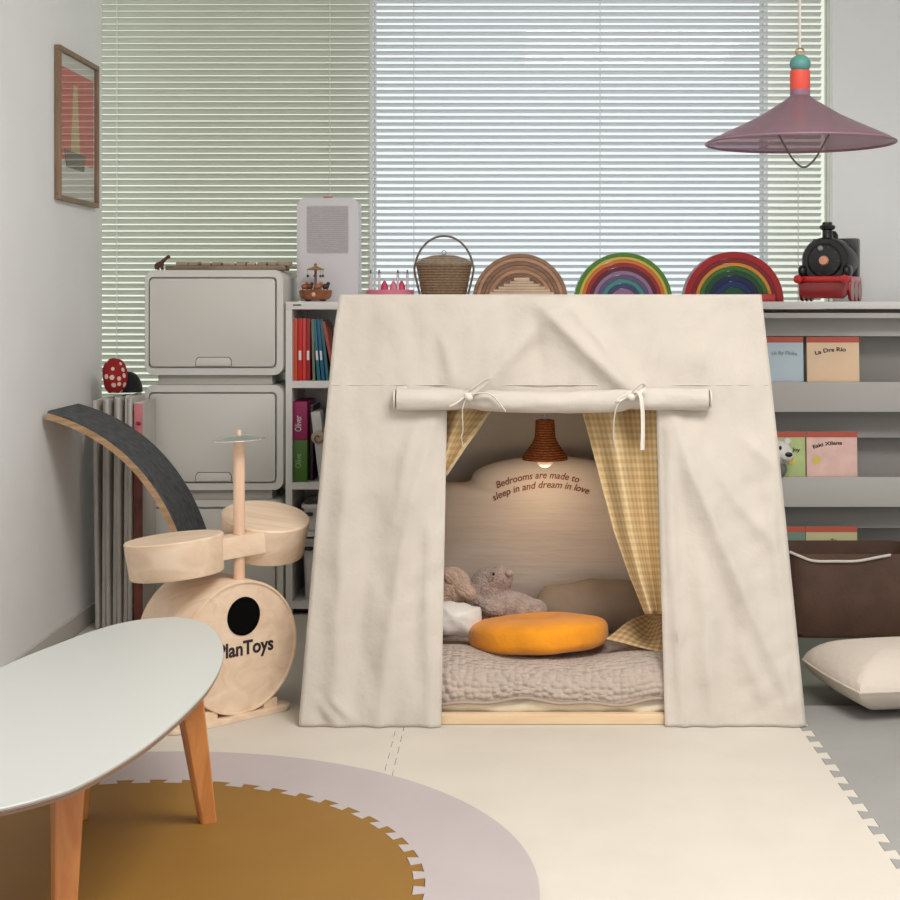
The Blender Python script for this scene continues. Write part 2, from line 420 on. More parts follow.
# back wall with two openings
b = B()
WY0, WY1, SILL = 5.22, 5.36, .50
box(b, (.25, 5.29, SILL / 2), (4.3, .14, SILL))
box(b, (.25, 5.29, 2.405), (4.3, .14, .09))
WX = [(-1.74, -.487), (-.471, .898), (.904, 1.13)]
for x0, x1 in ((-1.9, WX[0][0]), (WX[0][1], WX[1][0]), (WX[1][1], WX[2][0]), (WX[2][1], 2.4)):
    box(b, ((x0 + x1) / 2, 5.29, (SILL + 2.36) / 2), (x1 - x0, .14, 2.36 - SILL))
struct('wall_back', b, M['wall'])
for i, (x0, x1) in enumerate(WX):
    w = bpy.data.objects.new('window_%d' % (i + 1), None); C.objects.link(w); w['kind'] = 'structure'
    b = B(); z0, z1 = SILL, 2.36; f = .004
    box(b, (x0 + f / 2, 5.3, (z0 + z1) / 2), (f, .05, z1 - z0)); box(b, (x1 - f / 2, 5.3, (z0 + z1) / 2), (f, .05, z1 - z0))
    box(b, ((x0 + x1) / 2, 5.3, z0 + f / 2), (x1 - x0, .05, f)); box(b, ((x0 + x1) / 2, 5.3, z1 - f / 2), (x1 - x0, .05, f))
    obj('window_frame', b, M['frame'], w, 0)
    obj('pane', bx2(x0 + f, x1 - f, 5.298, 5.302, z0 + f, z1 - f), M['pane' if i == 1 else 'pane_light_tint'], w, 0)

# blinds
def blind(x0, x1, tilt, m, label, cords, zb=.56, zt=2.40, Y=5.15):
    t = thing('venetian_blind', label, 'blind', (0, 0, 0), 0, None)
    b = B(); p = .0222; wd = .0265; z = zb; k = 0
    ca, sa = math.cos(tilt), math.sin(tilt)
    while z < zt - .03:
        rows = []
        for x in (x0, x1):
            r = []
            for q in range(5):
                s = (q / 4 - .5) * wd; cr = .0022 * (1 - (2 * s / wd) ** 2)
                # room edge (towards -Y) is raised
                r.append(b.verts.new((x, Y + s * ca + cr * sa, z - s * sa + cr * ca)))
            rows.append(r)
        for q in range(4): b.faces.new((rows[0][q], rows[1][q], rows[1][q + 1], rows[0][q + 1]))
        z += p
    obj('slats', b, m, t, 60)
    b = B(); box(b, ((x0 + x1) / 2, Y, zb - .02), (x1 - x0, .025, .018), bev=.004); obj('bottom_rail', b, m, t)
    b = B(); box(b, ((x0 + x1) / 2, Y, zt - .005), (x1 - x0, .035, .03), bev=.003); obj('head_rail', b, m, t)
    for cx_ in cords:
        b = B()
        for dy in (-.0125,): tube(b, [(cx_, Y + dy, zb - .02), (cx_, Y + dy, zt - .01)], .0016, 6)
        obj('ladder_cord', b, M['cord'], t)
    return t
blind(-1.76, -.474, math.radians(38), M['slat_green_light'], 'white venetian blind, slats tinted for green outdoor light, covering the left window behind the stacked storage boxes', [X_(117, 5.14), X_(330, 5.14)])
blind(-.466, 1.075, math.radians(23), M['slat'], 'wide bright white venetian blind behind the rainbows and the basket', [X_(414, 5.14), X_(798, 5.14), X_(600, 5.14)])
b = B(); tube(b, [(X_(828, 5.1), 5.10, 1.1), (X_(828, 5.1), 5.10, 2.38)], .004, 8)
tag(obj('blind_wand', b, M['cord']), 'thin white blind wand hanging at the right end of the bright blind', 'blind wand')

# ------------------------------------------------------------------ floor mats
def dovetail_line(p0, p1, pitch, depth, side=1):
    """points from p0 to p1 with dovetail teeth on the left (side=+1)"""
    p0 = Vector(p0); p1 = Vector(p1); d = (p1 - p0); L = d.length; d.normalize(); nrm = Vector((-d.y, d.x)) * side
    n = max(1, round(L / pitch)); p = L / n; out = []
    for i in range(n):
        s = i * p
        for u, h in ((.0, 0), (.3, 0), (.22, 1), (.78, 1), (.7, 0)):
            out.append(p0 + d * (s + u * p) + nrm * (h * depth))
    return out
def flat(outline, z0, z1, m, name, parent=None):
    b = B(); lo = [b.verts.new((p[0], p[1], z0)) for p in outline]; hi = [b.verts.new((p[0], p[1], z1)) for p in outline]
    n = len(lo)
    for f in mgeo.tessellate_polygon([[Vector((p[0], p[1], 0)) for p in outline]]):
        try:
            b.faces.new([hi[k] for k in f]); b.faces.new([lo[k] for k in reversed(f)])
        except ValueError: pass
    for i in range(n): b.faces.new((lo[i], lo[(i + 1) % n], hi[(i + 1) % n], hi[i]))
    return obj(name, b, m, parent, 0)
xa, xb, xc = -1.288, -.243, .683
ya, yb = 1.4, 5.10
seam = dovetail_line((xb, ya), (xb, yb), .085, .018, 1)
right = dovetail_line((xc, ya), (xc, yb), .085, .022, -1)
flat([(xa, ya)] + [(p.x - .0012, p.y) for p in seam] + [(xb - .0012, yb), (xa, yb)], -.010, 0, M['cream_mat'], 'foam_mat')
tag(bpy.data.objects['foam_mat'], 'cream foam floor mat under the drum kit and the round mat', 'play mat')
o = flat([(p.x, p.y) for p in right] + [(xc, yb), (xb, yb)] + [(p.x, p.y) for p in reversed(seam)], -.010, 0, M['cream_mat'], 'foam_mat')
tag(o, 'cream foam floor mat under the tent with a jigsaw right edge', 'play mat')
o = flat([(p.x + .0012, p.y) for p in right if p.y < 3.69] + [(xc + .0012, 3.70), (xc + .95, 3.70), (xc + .95, ya)], -.010, -.0005, M['grey_mat'], 'foam_mat')
tag(o, 'light grey foam floor mat at the lower right, in front of the floor pillow', 'play mat')
# round mat in two interlocking pieces
cc = Vector((-.722, 2.52)); RO, RI = .775, .561
N = 54; teeth = []
for i in range(N):
    a0 = 2 * PI * i / N; da = 2 * PI / N
    for u, r in ((0, RI), (.30, RI), (.22, RI + .020), (.78, RI + .020), (.70, RI)):
        a = a0 + u * da; teeth.append((cc.x + r * math.cos(a), cc.y + r * math.sin(a)))
o = flat(teeth, .0005, .0085, M['ochre_mat'], 'round_mat_centre')
tag(o, 'ochre brown round foam mat under the table legs with a jigsaw rim', 'play mat')
b = B(); n = len(teeth); no = n
outer = [(cc.x + RO * math.cos(math.atan2(y - cc.y, x - cc.x)), cc.y + RO * math.sin(math.atan2(y - cc.y, x - cc.x))) for x, y in teeth]
inn = [(cc.x + (x - cc.x) * 1.0022, cc.y + (y - cc.y) * 1.0022) for x, y in teeth]
# outer ring evenly spaced so faces never fold
outer = [(cc.x + RO * math.cos(2 * PI * (i + .5 * 0) / n), cc.y + RO * math.sin(2 * PI * i / n)) for i in range(n)]
mid = [(cc.x + (RI + .05) * math.cos(2 * PI * i / n), cc.y + (RI + .05) * math.sin(2 * PI * i / n)) for i in range(n)]
vin = [b.verts.new((x, y, .0085)) for x, y in inn]; vmid = [b.verts.new((x, y, .0085)) for x, y in mid]
vout = [b.verts.new((x, y, .0085)) for x, y in outer]; vob = [b.verts.new((x, y, .0005)) for x, y in outer]; vib = [b.verts.new((x, y, .0005)) for x, y in inn]
for i in range(n):
    j = (i + 1) % n
    b.faces.new((vmid[i], vmid[j], vout[j], vout[i])); b.faces.new((vout[i], vout[j], vob[j], vob[i])); b.faces.new((vin[i], vin[j], vib[j], vib[i]))
mg = mgeo
tri = mg.tessellate_polygon([[Vector((x, y, 0)) for x, y in mid], [Vector((x, y, 0)) for x, y in inn]])
allv = vmid + vin
for f in tri:
    try: b.faces.new([allv[k] for k in f])
    except ValueError: pass
tag(obj('round_mat_ring', b, M['mauve_mat'], None, 0), 'mauve grey foam ring surrounding the ochre round mat', 'play mat')

# ------------------------------------------------------------------ white table
TZ = .325
t = thing('low_table', 'low white oval table with tapered wooden legs in the left foreground', 'table', (-.76, 2.62, .0085))
key = [(-.902, 3.02), (-.87, 3.12), (-.829, 3.204), (-.777, 3.252), (-.714, 3.262), (-.647, 3.204), (-.59, 3.071), (-.553, 2.915), (-.538, 2.782), (-.534, 2.64), (-.543, 2.482), (-.559, 2.342), (-.579, 2.24), (-.602, 2.161), (-.63, 2.10),
       (-.70, 2.03), (-.78, 2.02), (-.86, 2.07), (-.93, 2.2), (-.975, 2.42), (-.975, 2.65), (-.945, 2.86)]
ks = key + [key[0]]
P = []
m_ = len(key)
for i in range(m_):
    a, b_, c, d = (Vector(key[(i + k - 1) % m_]) for k in range(4))
    for u in (0, .25, .5, .75):
        P.append(.5 * ((2 * b_) + (c - a) * u + (2 * a - 5 * b_ + 4 * c - d) * u * u + (3 * b_ - a - 3 * c + d) * u ** 3))
zt = .31
def slab(out, z0, z1, name, m, scale_lo=1.0):
    n = len(out); c = sum(out, Vector((0, 0))) / n
    b = B(); R = []
    for z, s in ((z0, scale_lo), (z0 + .003, scale_lo + .002), (z1 - .002, 1.0), (z1, .996)):
        R.append([Vector((c.x + (p.x - c.x) * s, c.y + (p.y - c.y) * s, z)) for p in out])
    skin_rings(b, R); return obj(name, b, m, t, 30, world=True)
slab(P, zt - .004, zt, 'tabletop', M['laminate'])
slab(P, zt - .014, zt - .004, 'tabletop_edge', M['table_edge'], .985)
def leg_bm(foot, top, r0=.015, r1=.024):
    b = B(); R = []
    for k in range(7):
        s = k / 6; p = Vector(foot).lerp(Vector(top), s); w = r0 + (r1 - r0) * s
        e = .003 if 0 < k < 6 else .004
        sq = [(-1, -1), (1, -1), (1, 1), (-1, 1)]; ring = []
        a = math.radians(28)
        for i, (sx, sy) in enumerate(sq):
            nx, ny = sq[(i + 1) % 4]
            for fx, fy in ((sx * w + (nx - sx) / 2 * e, sy * w + (ny - sy) / 2 * e), (nx * w - (nx - sx) / 2 * e, ny * w - (ny - sy) / 2 * e)):
                ring.append(p + Vector((fx * math.cos(a) - fy * math.sin(a), fx * math.sin(a) + fy * math.cos(a), 0)))
        R.append(ring)
    skin_rings(b, R); return b
for foot, top in (((-.572, 2.855, .0086), (-.602, 2.80, .2955)), ((-.822, 2.87, .0086), (-.80, 2.84, .2955)), ((-.682, 2.30, .0086), (-.686, 2.34, .2955)), ((-.92, 2.36, .0086), (-.885, 2.40, .2955))):
    obj('leg', leg_bm(foot, top), M['beech'], t, 30, world=True)

# ------------------------------------------------------------------ balance board
BY0, BY1 = 4.17, 4.47
t = thing('balance_board', 'curved wooden balance board with charcoal felt top, leaning against the left wall', 'balance board', (-.9, 4.32, .0))
def arc(n=40):
    out = []; Rr = 206.0; a0 = math.radians(15); a1 = math.radians(88)
    for k in range(n + 1):
        a = a0 + (a1 - a0) * k / n
        px = 47 + Rr * (math.sin(a) - math.sin(a0)); py = 413 + Rr * (math.cos(a0) - math.cos(a)) * .985
        out.append((px, py, a))
    return out
pts = [(X_(px, BY0), Z_(py, BY0), a) for px, py, a in arc()]
dz = pts[-1][1] - .012
pts = [(x, z - dz * (k / len(pts)) ** 3, a) for k, (x, z, a) in enumerate(pts)]
def board(o0, o1, y0, y1):
    b = B(); R = []
    for x, z, a in pts:
        nx, nz = math.sin(a), math.cos(a)
        R.append([Vector((x + nx * o0, y0, z + nz * o0)), Vector((x + nx * o1, y0, z + nz * o1)), Vector((x + nx * o1, y1, z + nz * o1)), Vector((x + nx * o0, y1, z + nz * o0))])
    skin_rings(b, R); return b
obj('wood_board', board(-.018, .0, BY0, BY1), M['ply_edge'], t, 30, world=True)
obj('felt_layer', board(.0, .006, BY0 + .001, BY1 - .001), M['felt'], t, 30, world=True)

# ------------------------------------------------------------------ storage boxes
SY = 4.76
BXC = (X_(144, SY) + X_(284, SY)) / 2; BW = X_(284, SY) - X_(144, SY)
labels = ['grey plastic storage box with flap door, topmost of the stack and under the carved tray', 'grey plastic storage box with flap door in the middle of the stack', 'grey plastic storage box at the bottom of the stack behind the drums']
def make_box(label, z):
    t = thing('storage_box', label, 'storage box', (BXC, SY, z), 0, 'stacked flap door storage boxes')
    ft, hh = .032, .333
    obj('foot', bx((0, .17, ft / 2), (BW * .82, .30, ft), bev=.004), M['box_foot'], t)
    cz = ft + hh / 2
    b = B(); inner = rrect(BW * .915, hh * .87, .014, 6, -.004, 0); outer = rrect(BW, hh, .03, 6)
    ring_prism(b, outer, inner, 0, .34, .02)
    b.transform(Matrix.Translation((0, 0, cz))); obj('body', b, M['box'], t, 35)
    b = B(); prism(b, rrect(BW * .893, hh * .835, .012, 6, -.004, 0), -.006, .016, Matrix.Translation((0, 0, cz)), .003)
    d = obj('door', b, M['box_door'], t, 35)
    w = .112
    o2 = [(-w / 2, -.012), (w / 2, -.012), (w / 2 - .001, .006), (w / 2 - .008, .014), (-w / 2 + .008, .014), (-w / 2 + .001, .006)]
    zc = cz - hh * .835 / 2 + .014
    b = B(); prism(b, o2, -.0105, -.005, Matrix.Translation((0, 0, zc)), .002); obj('handle', b, M['box_door'], d, 35)
    o3 = [(x * 1.035, z * 1.1 + .0008) for x, z in o2]
    b = B(); prism(b, o3, -.0066, -.005, Matrix.Translation((0, 0, zc))); obj('handle_shade_plate', b, M['recess_shade'], d, 0)  # dark plate paints the recess shade around the handle
    return t
for i, z in enumerate((.73, .365, .0)): make_box(labels[i], z + .0)

# on top of the boxes
ztop = 1.095
t = thing('wooden_tray', 'long flat brown wooden tray of small blocks on the top storage box', 'tray', (X_(228, 4.86), 4.86, ztop))
obj('tray_base', bx((0, 0, .008), (.385, .10, .016), bev=.004), M['tray_wood'], t)
random.seed(3); x = -.165
while x < .17:
    w = random.choice((.03, .045, .05, .035)); h = random.uniform(.008, .014)
    obj('block', bx((x + w / 2, random.uniform(-.02, .01), .016 + h / 2), (w * .86, .05, h), bev=.003, rot=(0, 0, random.uniform(-.1, .1))), M['walnut_piece'], t)
    x += w
obj('tray_handle', bx((.205, 0, .010), (.03, .05, .008), bev=.003), M['tray_wood'], t)
t = thing('lizard_figurine', 'small dark brown dinosaur figurine at the left end of the carved tray', 'figurine', (X_(160, 4.80), 4.795, ztop))
b = B()
tube(b, spline([(-.014, 0, .003), (-.008, 0, .014), (.004, 0, .022), (.016, 0, .034), (.026, 0, .042), (.034, 0, .043)], 18), [.002, .004, .007, .009, .0095, .009, .0088, .008, .007, .0065, .006, .0055, .005, .005, .0055, .006, .006, .005, .003], 8)
obj('body', b, M['lizard'], t)
for sx, sy in ((-.004, -.008), (-.004, .008), (.010, -.008), (.010, .008)):
    b = B(); tube(b, [(sx, sy * .5, .020), (sx - .003, sy, .010), (sx, sy, .0012)], [.004, .003, .0026], 8); obj('leg', b, M['lizard'], t)

# ------------------------------------------------------------------ bookcase on the left
BX0 = X_(285.5, SY); BX1 = .05; SD = .30
t = thing('bookcase', 'white open bookcase half hidden by the left side of the tent', 'bookcase', (BX0, SY, 0))
W = BX1 - BX0; th = X_(292, SY) - X_(285.5, SY)
ZT0, ZT1 = .970, .995
obj('top_panel', bx2(0, W, 0, SD, ZT0, ZT1, bev=.002), M['shelf'], t)
obj('side_panel', bx2(0, th, .002, SD, 0.0006, ZT0), M['shelf'], t); obj('side_panel', bx2(W - th, W, .002, SD, 0.0006, ZT0), M['shelf'], t)
obj('divider', bx2(W * .5 - th / 2, W * .5 + th / 2, .004, SD - .01, .05, ZT0), M['shelf'], t)
zs1 = Z_(388, SY); zs2 = Z_(489.5, SY); zs3 = Z_(609, SY)
for z in (zs1, zs2, zs3): obj('shelf_board', bx2(th, W - th, .002, SD - .008, z, z + .022), M['shelf'], t)
obj('back_panel', bx2(th, W - th, SD - .008, SD, .012, ZT0), M['shelf'], t)
obj('plinth', bx2(th, W - th, .03, .045, .0, zs3), M['black'], t)
b = bx2(.024, .05, -.001, .0005, .982, .986); obj('shelf_marker', b, M['ink'], t)

def book(name, label, px, z0, h, wpx, dep, m, lean=0, Y=SY + .03, page=None, group=None, spine=None):
    """upright book seen from its spine"""
    w = wpx / F * Y
    tt = thing(name, label, 'book', (X_(px, Y) + w / 2, Y, z0), 0, group)
    b = B(); box(b, (0, dep / 2, h / 2), (w, dep, h), bev=min(.003, w * .2), seg=2)
    b.transform(Matrix.Rotation(lean, 4, 'Y'))
    mn = min(v.co.z for v in b.verts); b.transform(Matrix.Translation((0, 0, -mn)))
    c = obj('cover', b, m, tt, 40)
    b = B(); box(b, (0, dep / 2 + .004, h / 2), (w * .6, dep - .004, h + .0012)); b.transform(Matrix.Translation((0, 0, -mn)) @ Matrix.Rotation(lean, 4, 'Y'))
    obj('pages', b, M['poster_paper'], tt, 40)
    if spine:
        for (zz, hh, mm) in spine:
            b = bx((0, -.0006, zz), (w * .55, .0012, hh)); b.transform(Matrix.Translation((0, 0, -mn)) @ Matrix.Rotation(lean, 4, 'Y'))
            obj('spine_title', b, mm, tt, 0)
    return tt
cm = lambda n, c: mat('book_' + n, c, .45)
zb = zs1 + .0225
sp = [(.08, .03, M['white_ink'])]
G1 = 'books on the top shelf of the bookcase'
book('book', 'orange red book at the far left end of the top shelf', 293.2, zb, .197, 4.2, .16, cm('orange', (206, 84, 50)), 0, group=G1)
book('book', 'bright red book second from the left on the top shelf', 297.6, zb, .197, 4.8, .16, cm('red', (196, 26, 22)), 0, group=G1, spine=sp)
book('book', 'light red book between two deeper red books', 302.6, zb, .197, 3.2, .16, cm('light_red', (216, 62, 52)), 0, group=G1)
book('book', 'dark red book with pale spine marks, right of the light red one', 306.0, zb, .196, 4.2, .16, cm('maroon', (150, 22, 30)), 0, group=G1, spine=sp)
book('book', 'grey green book beside the dark red one', 312.6, zb, .194, 2.6, .16, cm('sage', (108, 118, 98)), math.radians(-1.5), group=G1)
book('book', 'deep teal book with a pale title, first of three teal books', 317.2, zb, .194, 3.4, .16, cm('teal', (28, 104, 116)), math.radians(-4.5), group=G1, spine=sp)
book('book', 'blue teal book in the middle of the three teal books', 321.6, zb, .194, 3.4, .16, cm('blue', (22, 88, 128)), math.radians(-5.2), group=G1, spine=sp)
book('book', 'dull teal book, the rightmost of the three teal books', 326.0, zb, .194, 3.0, .16, cm('dull_teal', (44, 96, 100)), math.radians(-6), group=G1)
book('book', 'brownish red book leaning hardest on the top shelf', 333.5, zb, .190, 3.2, .16, cm('rust', (156, 70, 58)), math.radians(-11.5), group=G1)
b = B(); superell(b, (.02, .03, .058), (.04, .05, .058), e1=.8, e2=.8, n=20, m=12)
o = obj('dark_pouch', b, mat('plum_fabric', (70, 14, 26), .8)); o.location = (X_(352, 4.88), 4.92, zb); tag(o, 'dark plum fabric pouch behind the leaning rust book', 'pouch')
# second shelf
zb = zs2 + .0225; G2 = 'books on the second shelf of the bookcase'
tt = thing('book', 'thick book with magenta upper half and green lower half', 'book', (X_(299.5, SY + .02), SY + .02, zb), 0, G2)
w = 15.5 / F * SY; hB = .255
obj('upper_cover', bx2(-w / 2, w / 2, 0, .2, .133, hB, bev=.003), cm('magenta', (150, 20, 84)), tt)
obj('lower_cover', bx2(-w / 2, w / 2, 0, .2, 0, .133, bev=.003), cm('green', (66, 110, 26)), tt)
RZ = Matrix.Rotation(PI / 2, 4, 'Z')
letters('spine_title', 'Oliver', .03, Matrix.Translation((-.003, -.001, .185)) @ FRONT @ RZ, M['white_ink'], tt, width=.05)
letters('spine_title', 'Olive', .026, Matrix.Translation((-.003, -.001, .066)) @ FRONT @ RZ, cm('pale_green', (150, 180, 110)), tt, width=.045)
book('book', 'dark plum book in the shade behind the magenta and green book', 309.5, zb, .24, 3.5, .18, cm('plum', (60, 24, 40)), 0, Y=SY + .05, group=G2)
book('book', 'pale grey white book leaning left on the second shelf', 319.0, zb, .222, 9.6, .17, cm('white', (206, 206, 200)), math.radians(-7), Y=SY + .03, group=G2)
book('book', 'dusky violet book standing behind the pale leaning book', 331, zb, .25, 9, .15, cm('violet', (66, 58, 74)), math.radians(-3), Y=SY + .07, group=G2)
t = thing('carved_ornament', 'round cream carved ornament hanging in front of the pale leaning book', 'ornament', (X_(318.5, SY - .012), SY - .012, Z_(437, SY)))
b = B(); lathe(b, [(.004, -.012), (.017, -.012), (.022, -.006), (.022, .006), (.017, .010), (.004, .010)], 24, Matrix.Rotation(PI / 2, 4, 'X')); obj('disc', b, mat('carved_cream', (192, 172, 148), .7, bump=.4, bscale=120), t)
b = B(); tube(b, [Vector((math.cos(a) * r, -.013, math.sin(a) * r)) for a, r in [(k * .35, .002 + .0009 * k) for k in range(18)]], .002, 6); obj('spiral', b, mat('carved_brown', (126, 96, 74), .7), t)
b = B(); tube(b, [(.006, 0, .018), (.012, 0, .030), (.022, .002, .026), (.02, 0, .01)], .005, 8); obj('hanging_loop', b, mat('carved_cream_loop', (206, 188, 166), .7), t)
# bins
def bin_(label, z0, h, px0=302, wpx=52):
    tt = thing('storage_bin', label, 'bin', (X_(px0 + wpx / 2, SY + .03), SY + .03, z0), 0, 'plastic bins at the bottom of the bookcase')
    w = wpx / F * SY; b = B()
    prof = [(.92, 0), (.94, .004), (1.0, h - .012)]
    R = []
    for s, z in prof: R.append([Vector((x * s, y * s + .12, z)) for x, y in rrect(w, .22, .02, 4)])
    R.append([Vector((x * .96, y * .96 + .12, h - .012)) for x, y in rrect(w, .22, .02, 4)])
    R.append([Vector((x * .90, y * .90 + .12, .01)) for x, y in rrect(w, .22, .02, 4)])
    skin_rings(b, R); obj('tub', b, M['box'], tt, 35)
    b = B(); R = []
    for s, z in ((1.0, h - .012), (1.07, h - .012), (1.07, h), (.96, h), (.955, h - .012)): R.append([Vector((x * s, y * s + .12, z)) for x, y in rrect(w, .22, .02, 4)])
    skin_rings(b, R, True, False, False); obj('rim', b, M['shelf'], tt, 35)
    obj('handle', bx((-w * .38, -.004, h - .03), (.03, .012, .012), bev=.003), M['ink'], tt)
    return tt
zmid = Z_(533, SY)
obj('shelf_board', bx2(th, W - th, .002, SD - .008, zmid - .012, zmid), M['shelf'], bpy.data.objects['bookcase'])
bin_('pale plastic bin with a rim, upper of the two low bins in the bookcase', zmid + .0005, .085)
bin_('grey plastic bin standing on the lowest board of the bookcase', zs3 + .0225, .195)

# ------------------------------------------------------------------ display rack on the right
RX0, RX1 = .056, 1.62
t = thing('book_display_rack', 'grey front facing book rack with a white top, right of the tent', 'book rack', (RX0, SY, 0))
W = RX1 - RX0
obj('top_panel', bx2(0, W, -.005, SD, ZT0 + .002, ZT1, bev=.002), M['shelf'], t)
obj('cornice', bx2(0, W, .006, .02, Z_(318, SY), Z_(313, SY)), M['rack'], t)
obj('side_panel', bx2(W - .02, W, .0, SD, -.0099, ZT0), M['rack'], t); obj('side_panel', bx2(0, .02, 0, SD, .012, ZT0), M['rack'], t)
obj('back_panel', bx2(.02, W - .02, .20, .215, .012, ZT0), M['rack_dark'], t)
LIPS = ((382, 412), (477, 507), (561, 590))
for (y0, y1) in LIPS:
    z1, z0 = Z_(y0, SY), Z_(y1, SY)
    obj('front_lip', bx2(.02, W - .02, .0, .014, z0, z1, bev=.002), M['rack'], t)
    obj('shelf_board', bx2(.02, W - .02, .014, .20, z0, z0 + .014), M['rack'], t)
b = B()
box(b, (W / 2, .10, Z_(326, SY)), (W - .04, .012, .075), rot=(math.radians(-18), 0, 0)); obj('slanted_board', b, M['rack'], t)
for (y0, y1) in ((412, 440), (507, 530)):
    b = B(); box(b, (W / 2, .13, (Z_(y0, SY) + Z_(y1, SY)) / 2), (W - .04, .012, .1), rot=(math.radians(-14), 0, 0)); obj('slanted_board', b, M['rack_dark'], t)
obj('base_panel', bx2(.02, W - .02, .01, .025, .012, Z_(592, SY)), M['rack_dark'], t)
def picture_book(label, x0, x1, ytop, ylip, base, col, title, tcol, tx, ty, tw, ts, rot=0, seal=None, border=None, sw=1):
    Y = SY + .022; h = Z_(ytop, Y) - (Z_(ylip, SY) - .075)
    w = (x1 - x0) / F * Y
    tt = thing('picture_book', label, 'book', (X_((x0 + x1) / 2, Y), Y, Z_(ylip, SY) - .075), 0, 'picture books on the display rack')
    lean = Matrix.Rotation(math.radians(-4), 4, 'X')
    b = bx((0, .004, h / 2), (w, .008, h), bev=.0012); b.transform(lean); obj('cover', b, col, tt)
    b = bx((.001, .006, h / 2), (w - .006, .007, h - .004)); b.transform(lean); obj('pages', b, M['poster_paper'], tt)
    band = 5.5 / F * Y
    b = bx((0, -.0006, h - band / 2), (w, .0012, band)); b.transform(lean); obj('title_band', b, mat('cover_red', (196, 84, 60), .4) if 'cover_red' not in bpy.data.materials else bpy.data.materials['cover_red'], tt, 0)
    if title:
        def warp(v):
            R = .25; a = v.x / R
            return Vector(((R + v.y) * math.sin(a), (R + v.y) * math.cos(a) - R, v.z))
        zz = Z_(ty, Y) - Z_(ytop, Y) + h
        letters('cover_title', title, ts, lean @ Matrix.Translation((X_(tx, Y) - tt.location.x, -.0008, zz)) @ FRONT @ Matrix.Rotation(rot, 4, 'Z'), tcol, tt, warp=warp, width=tw, bold=.0004)
    if seal:
        zz = Z_(seal[1], Y) - Z_(ytop, Y) + h; o2 = []
        for k in range(24):
            a = 2 * PI * k / 24; r = .014 if k % 2 else .0115
            o2.append((math.cos(a) * r, math.sin(a) * r))
        b = B(); prism(b, o2, -.0012, .0, lean @ Matrix.Translation((X_(seal[0], Y) - tt.location.x, -.0002, zz))); obj('seal', b, cm('seal', (232, 206, 90)), tt, 0)
    return tt
GB = mat('cover_blue', (198, 216, 226), .4, var=.02); GO = mat('cover_peach', (246, 212, 174), .4, var=.02)
GG = mat('cover_green', (190, 206, 138), .4, var=.05, vscale=20); GP = mat('cover_pink', (240, 198, 186), .4, var=.04, vscale=20)
GT = mat('cover_teal', (112, 140, 122), .4); GY = mat('cover_cream', (198, 190, 140), .4)
picture_book('pale blue picture book with a red band on the top tier of the rack', 752, 804, 337, 382, None, GB, 'Hi By Flicka', M['ink_grey'], 785, 353, .082, .016)
picture_book('peach picture book with a red band on the top tier of the rack', 807.5, 860, 337, 382, None, GO, 'La Dra Rio', M['ink'], 831, 350, .10, .018, .12)
picture_book('light green picture book with a yellow seal on the middle tier', 756, 806, 432, 477, None, GG, 'Joy', M['ink'], 797, 450, .025, .016, -.1, seal=(792, 461))
picture_book('pink picture book with a yellow seal on the middle tier', 807.2, 858, 432, 477, None, GP, 'Eski Xilana', M['ink'], 828, 444, .095, .016, .14, seal=(817, 460))
picture_book('teal green picture book showing above the brown basket', 757, 806, 527, 561, None, GT, '', M['ink'], 0, 0, 0, 0)
picture_book('yellowish cream picture book at the right above the brown basket', 806.5, 858, 527, 561, None, GY, 'Maison Tu', M['ink'], 826, 542, .07, .014, .2)
# small plush dog peeking out
t = thing('plush_bear', 'small white plush bear with a dark nose peeking past the tent edge', 'plush toy', (X_(779, 4.74), 4.757, Z_(477, SY) + .0005))
wp = mat('white_plush', (236, 231, 222), .95, bump=.5, bscale=160); gp = mat('grey_plush_body', (120, 120, 114), .95)
b = B(); superell(b, (-.004, -.008, .078), (.048, .036, .040), n=24, m=16); obj('head', b, wp, t)
b = B(); superell(b, (.020, -.034, .070), (.024, .016, .019), n=20, m=12); obj('muzzle', b, wp, t)
b = B(); superell(b, (.025, -.049, .076), (.012, .005, .008), n=16, m=10); obj('nose', b, M['loco'], t)
b = B(); superell(b, (.000, -.041, .096), (.0045, .004, .007), n=12, m=8); obj('eye', b, M['loco'], t)
b = B(); superell(b, (-.004, 0, .026), (.032, .025, .030), n=20, m=12); obj('body', b, gp, t)
for sx in (-.036, .030):
    b = B(); superell(b, (sx, .004, .112), (.013, .009, .013), n=16, m=10); obj('ear', b, wp, t)

# ------------------------------------------------------------------ things on the shelf tops
ZS = ZT1 + .0002
# air purifier
t = thing('air_purifier', 'white upright air purifier with a grey grille behind the wooden carousel', 'air purifier', (X_(329, 4.93), 4.89, ZS))
wv = 61 / F * 4.92; hv = Z_(198, 4.9) - ZS
b = B(); prism(b, rrect(wv, hv, .026, 8, 0, hv / 2), 0, .11, bev=.008, seg=3); obj('housing', b, M['white_plastic'], t, 35)
gx = X_(328, 4.9) - t.location.x; zg = (Z_(206, 4.89) + Z_(253, 4.89)) / 2 - ZS
b = B(); prism(b, rrect(.136, .155, .004, 3, gx, zg), -.0015, .002); obj('grille', b, M['grille'], t, 0)
b = B()
for k in range(22): box(b, (gx, -.002, zg - .07 + k * .00667), (.13, .0012, .0022))
obj('grille_slots', b, mat('slot_grey', (184, 178, 181), .7), t, 0)
obj('indicator_light', bx((0.0, .02, hv + .001), (.032, .02, .008), bev=.003), M['red_plastic'], t)
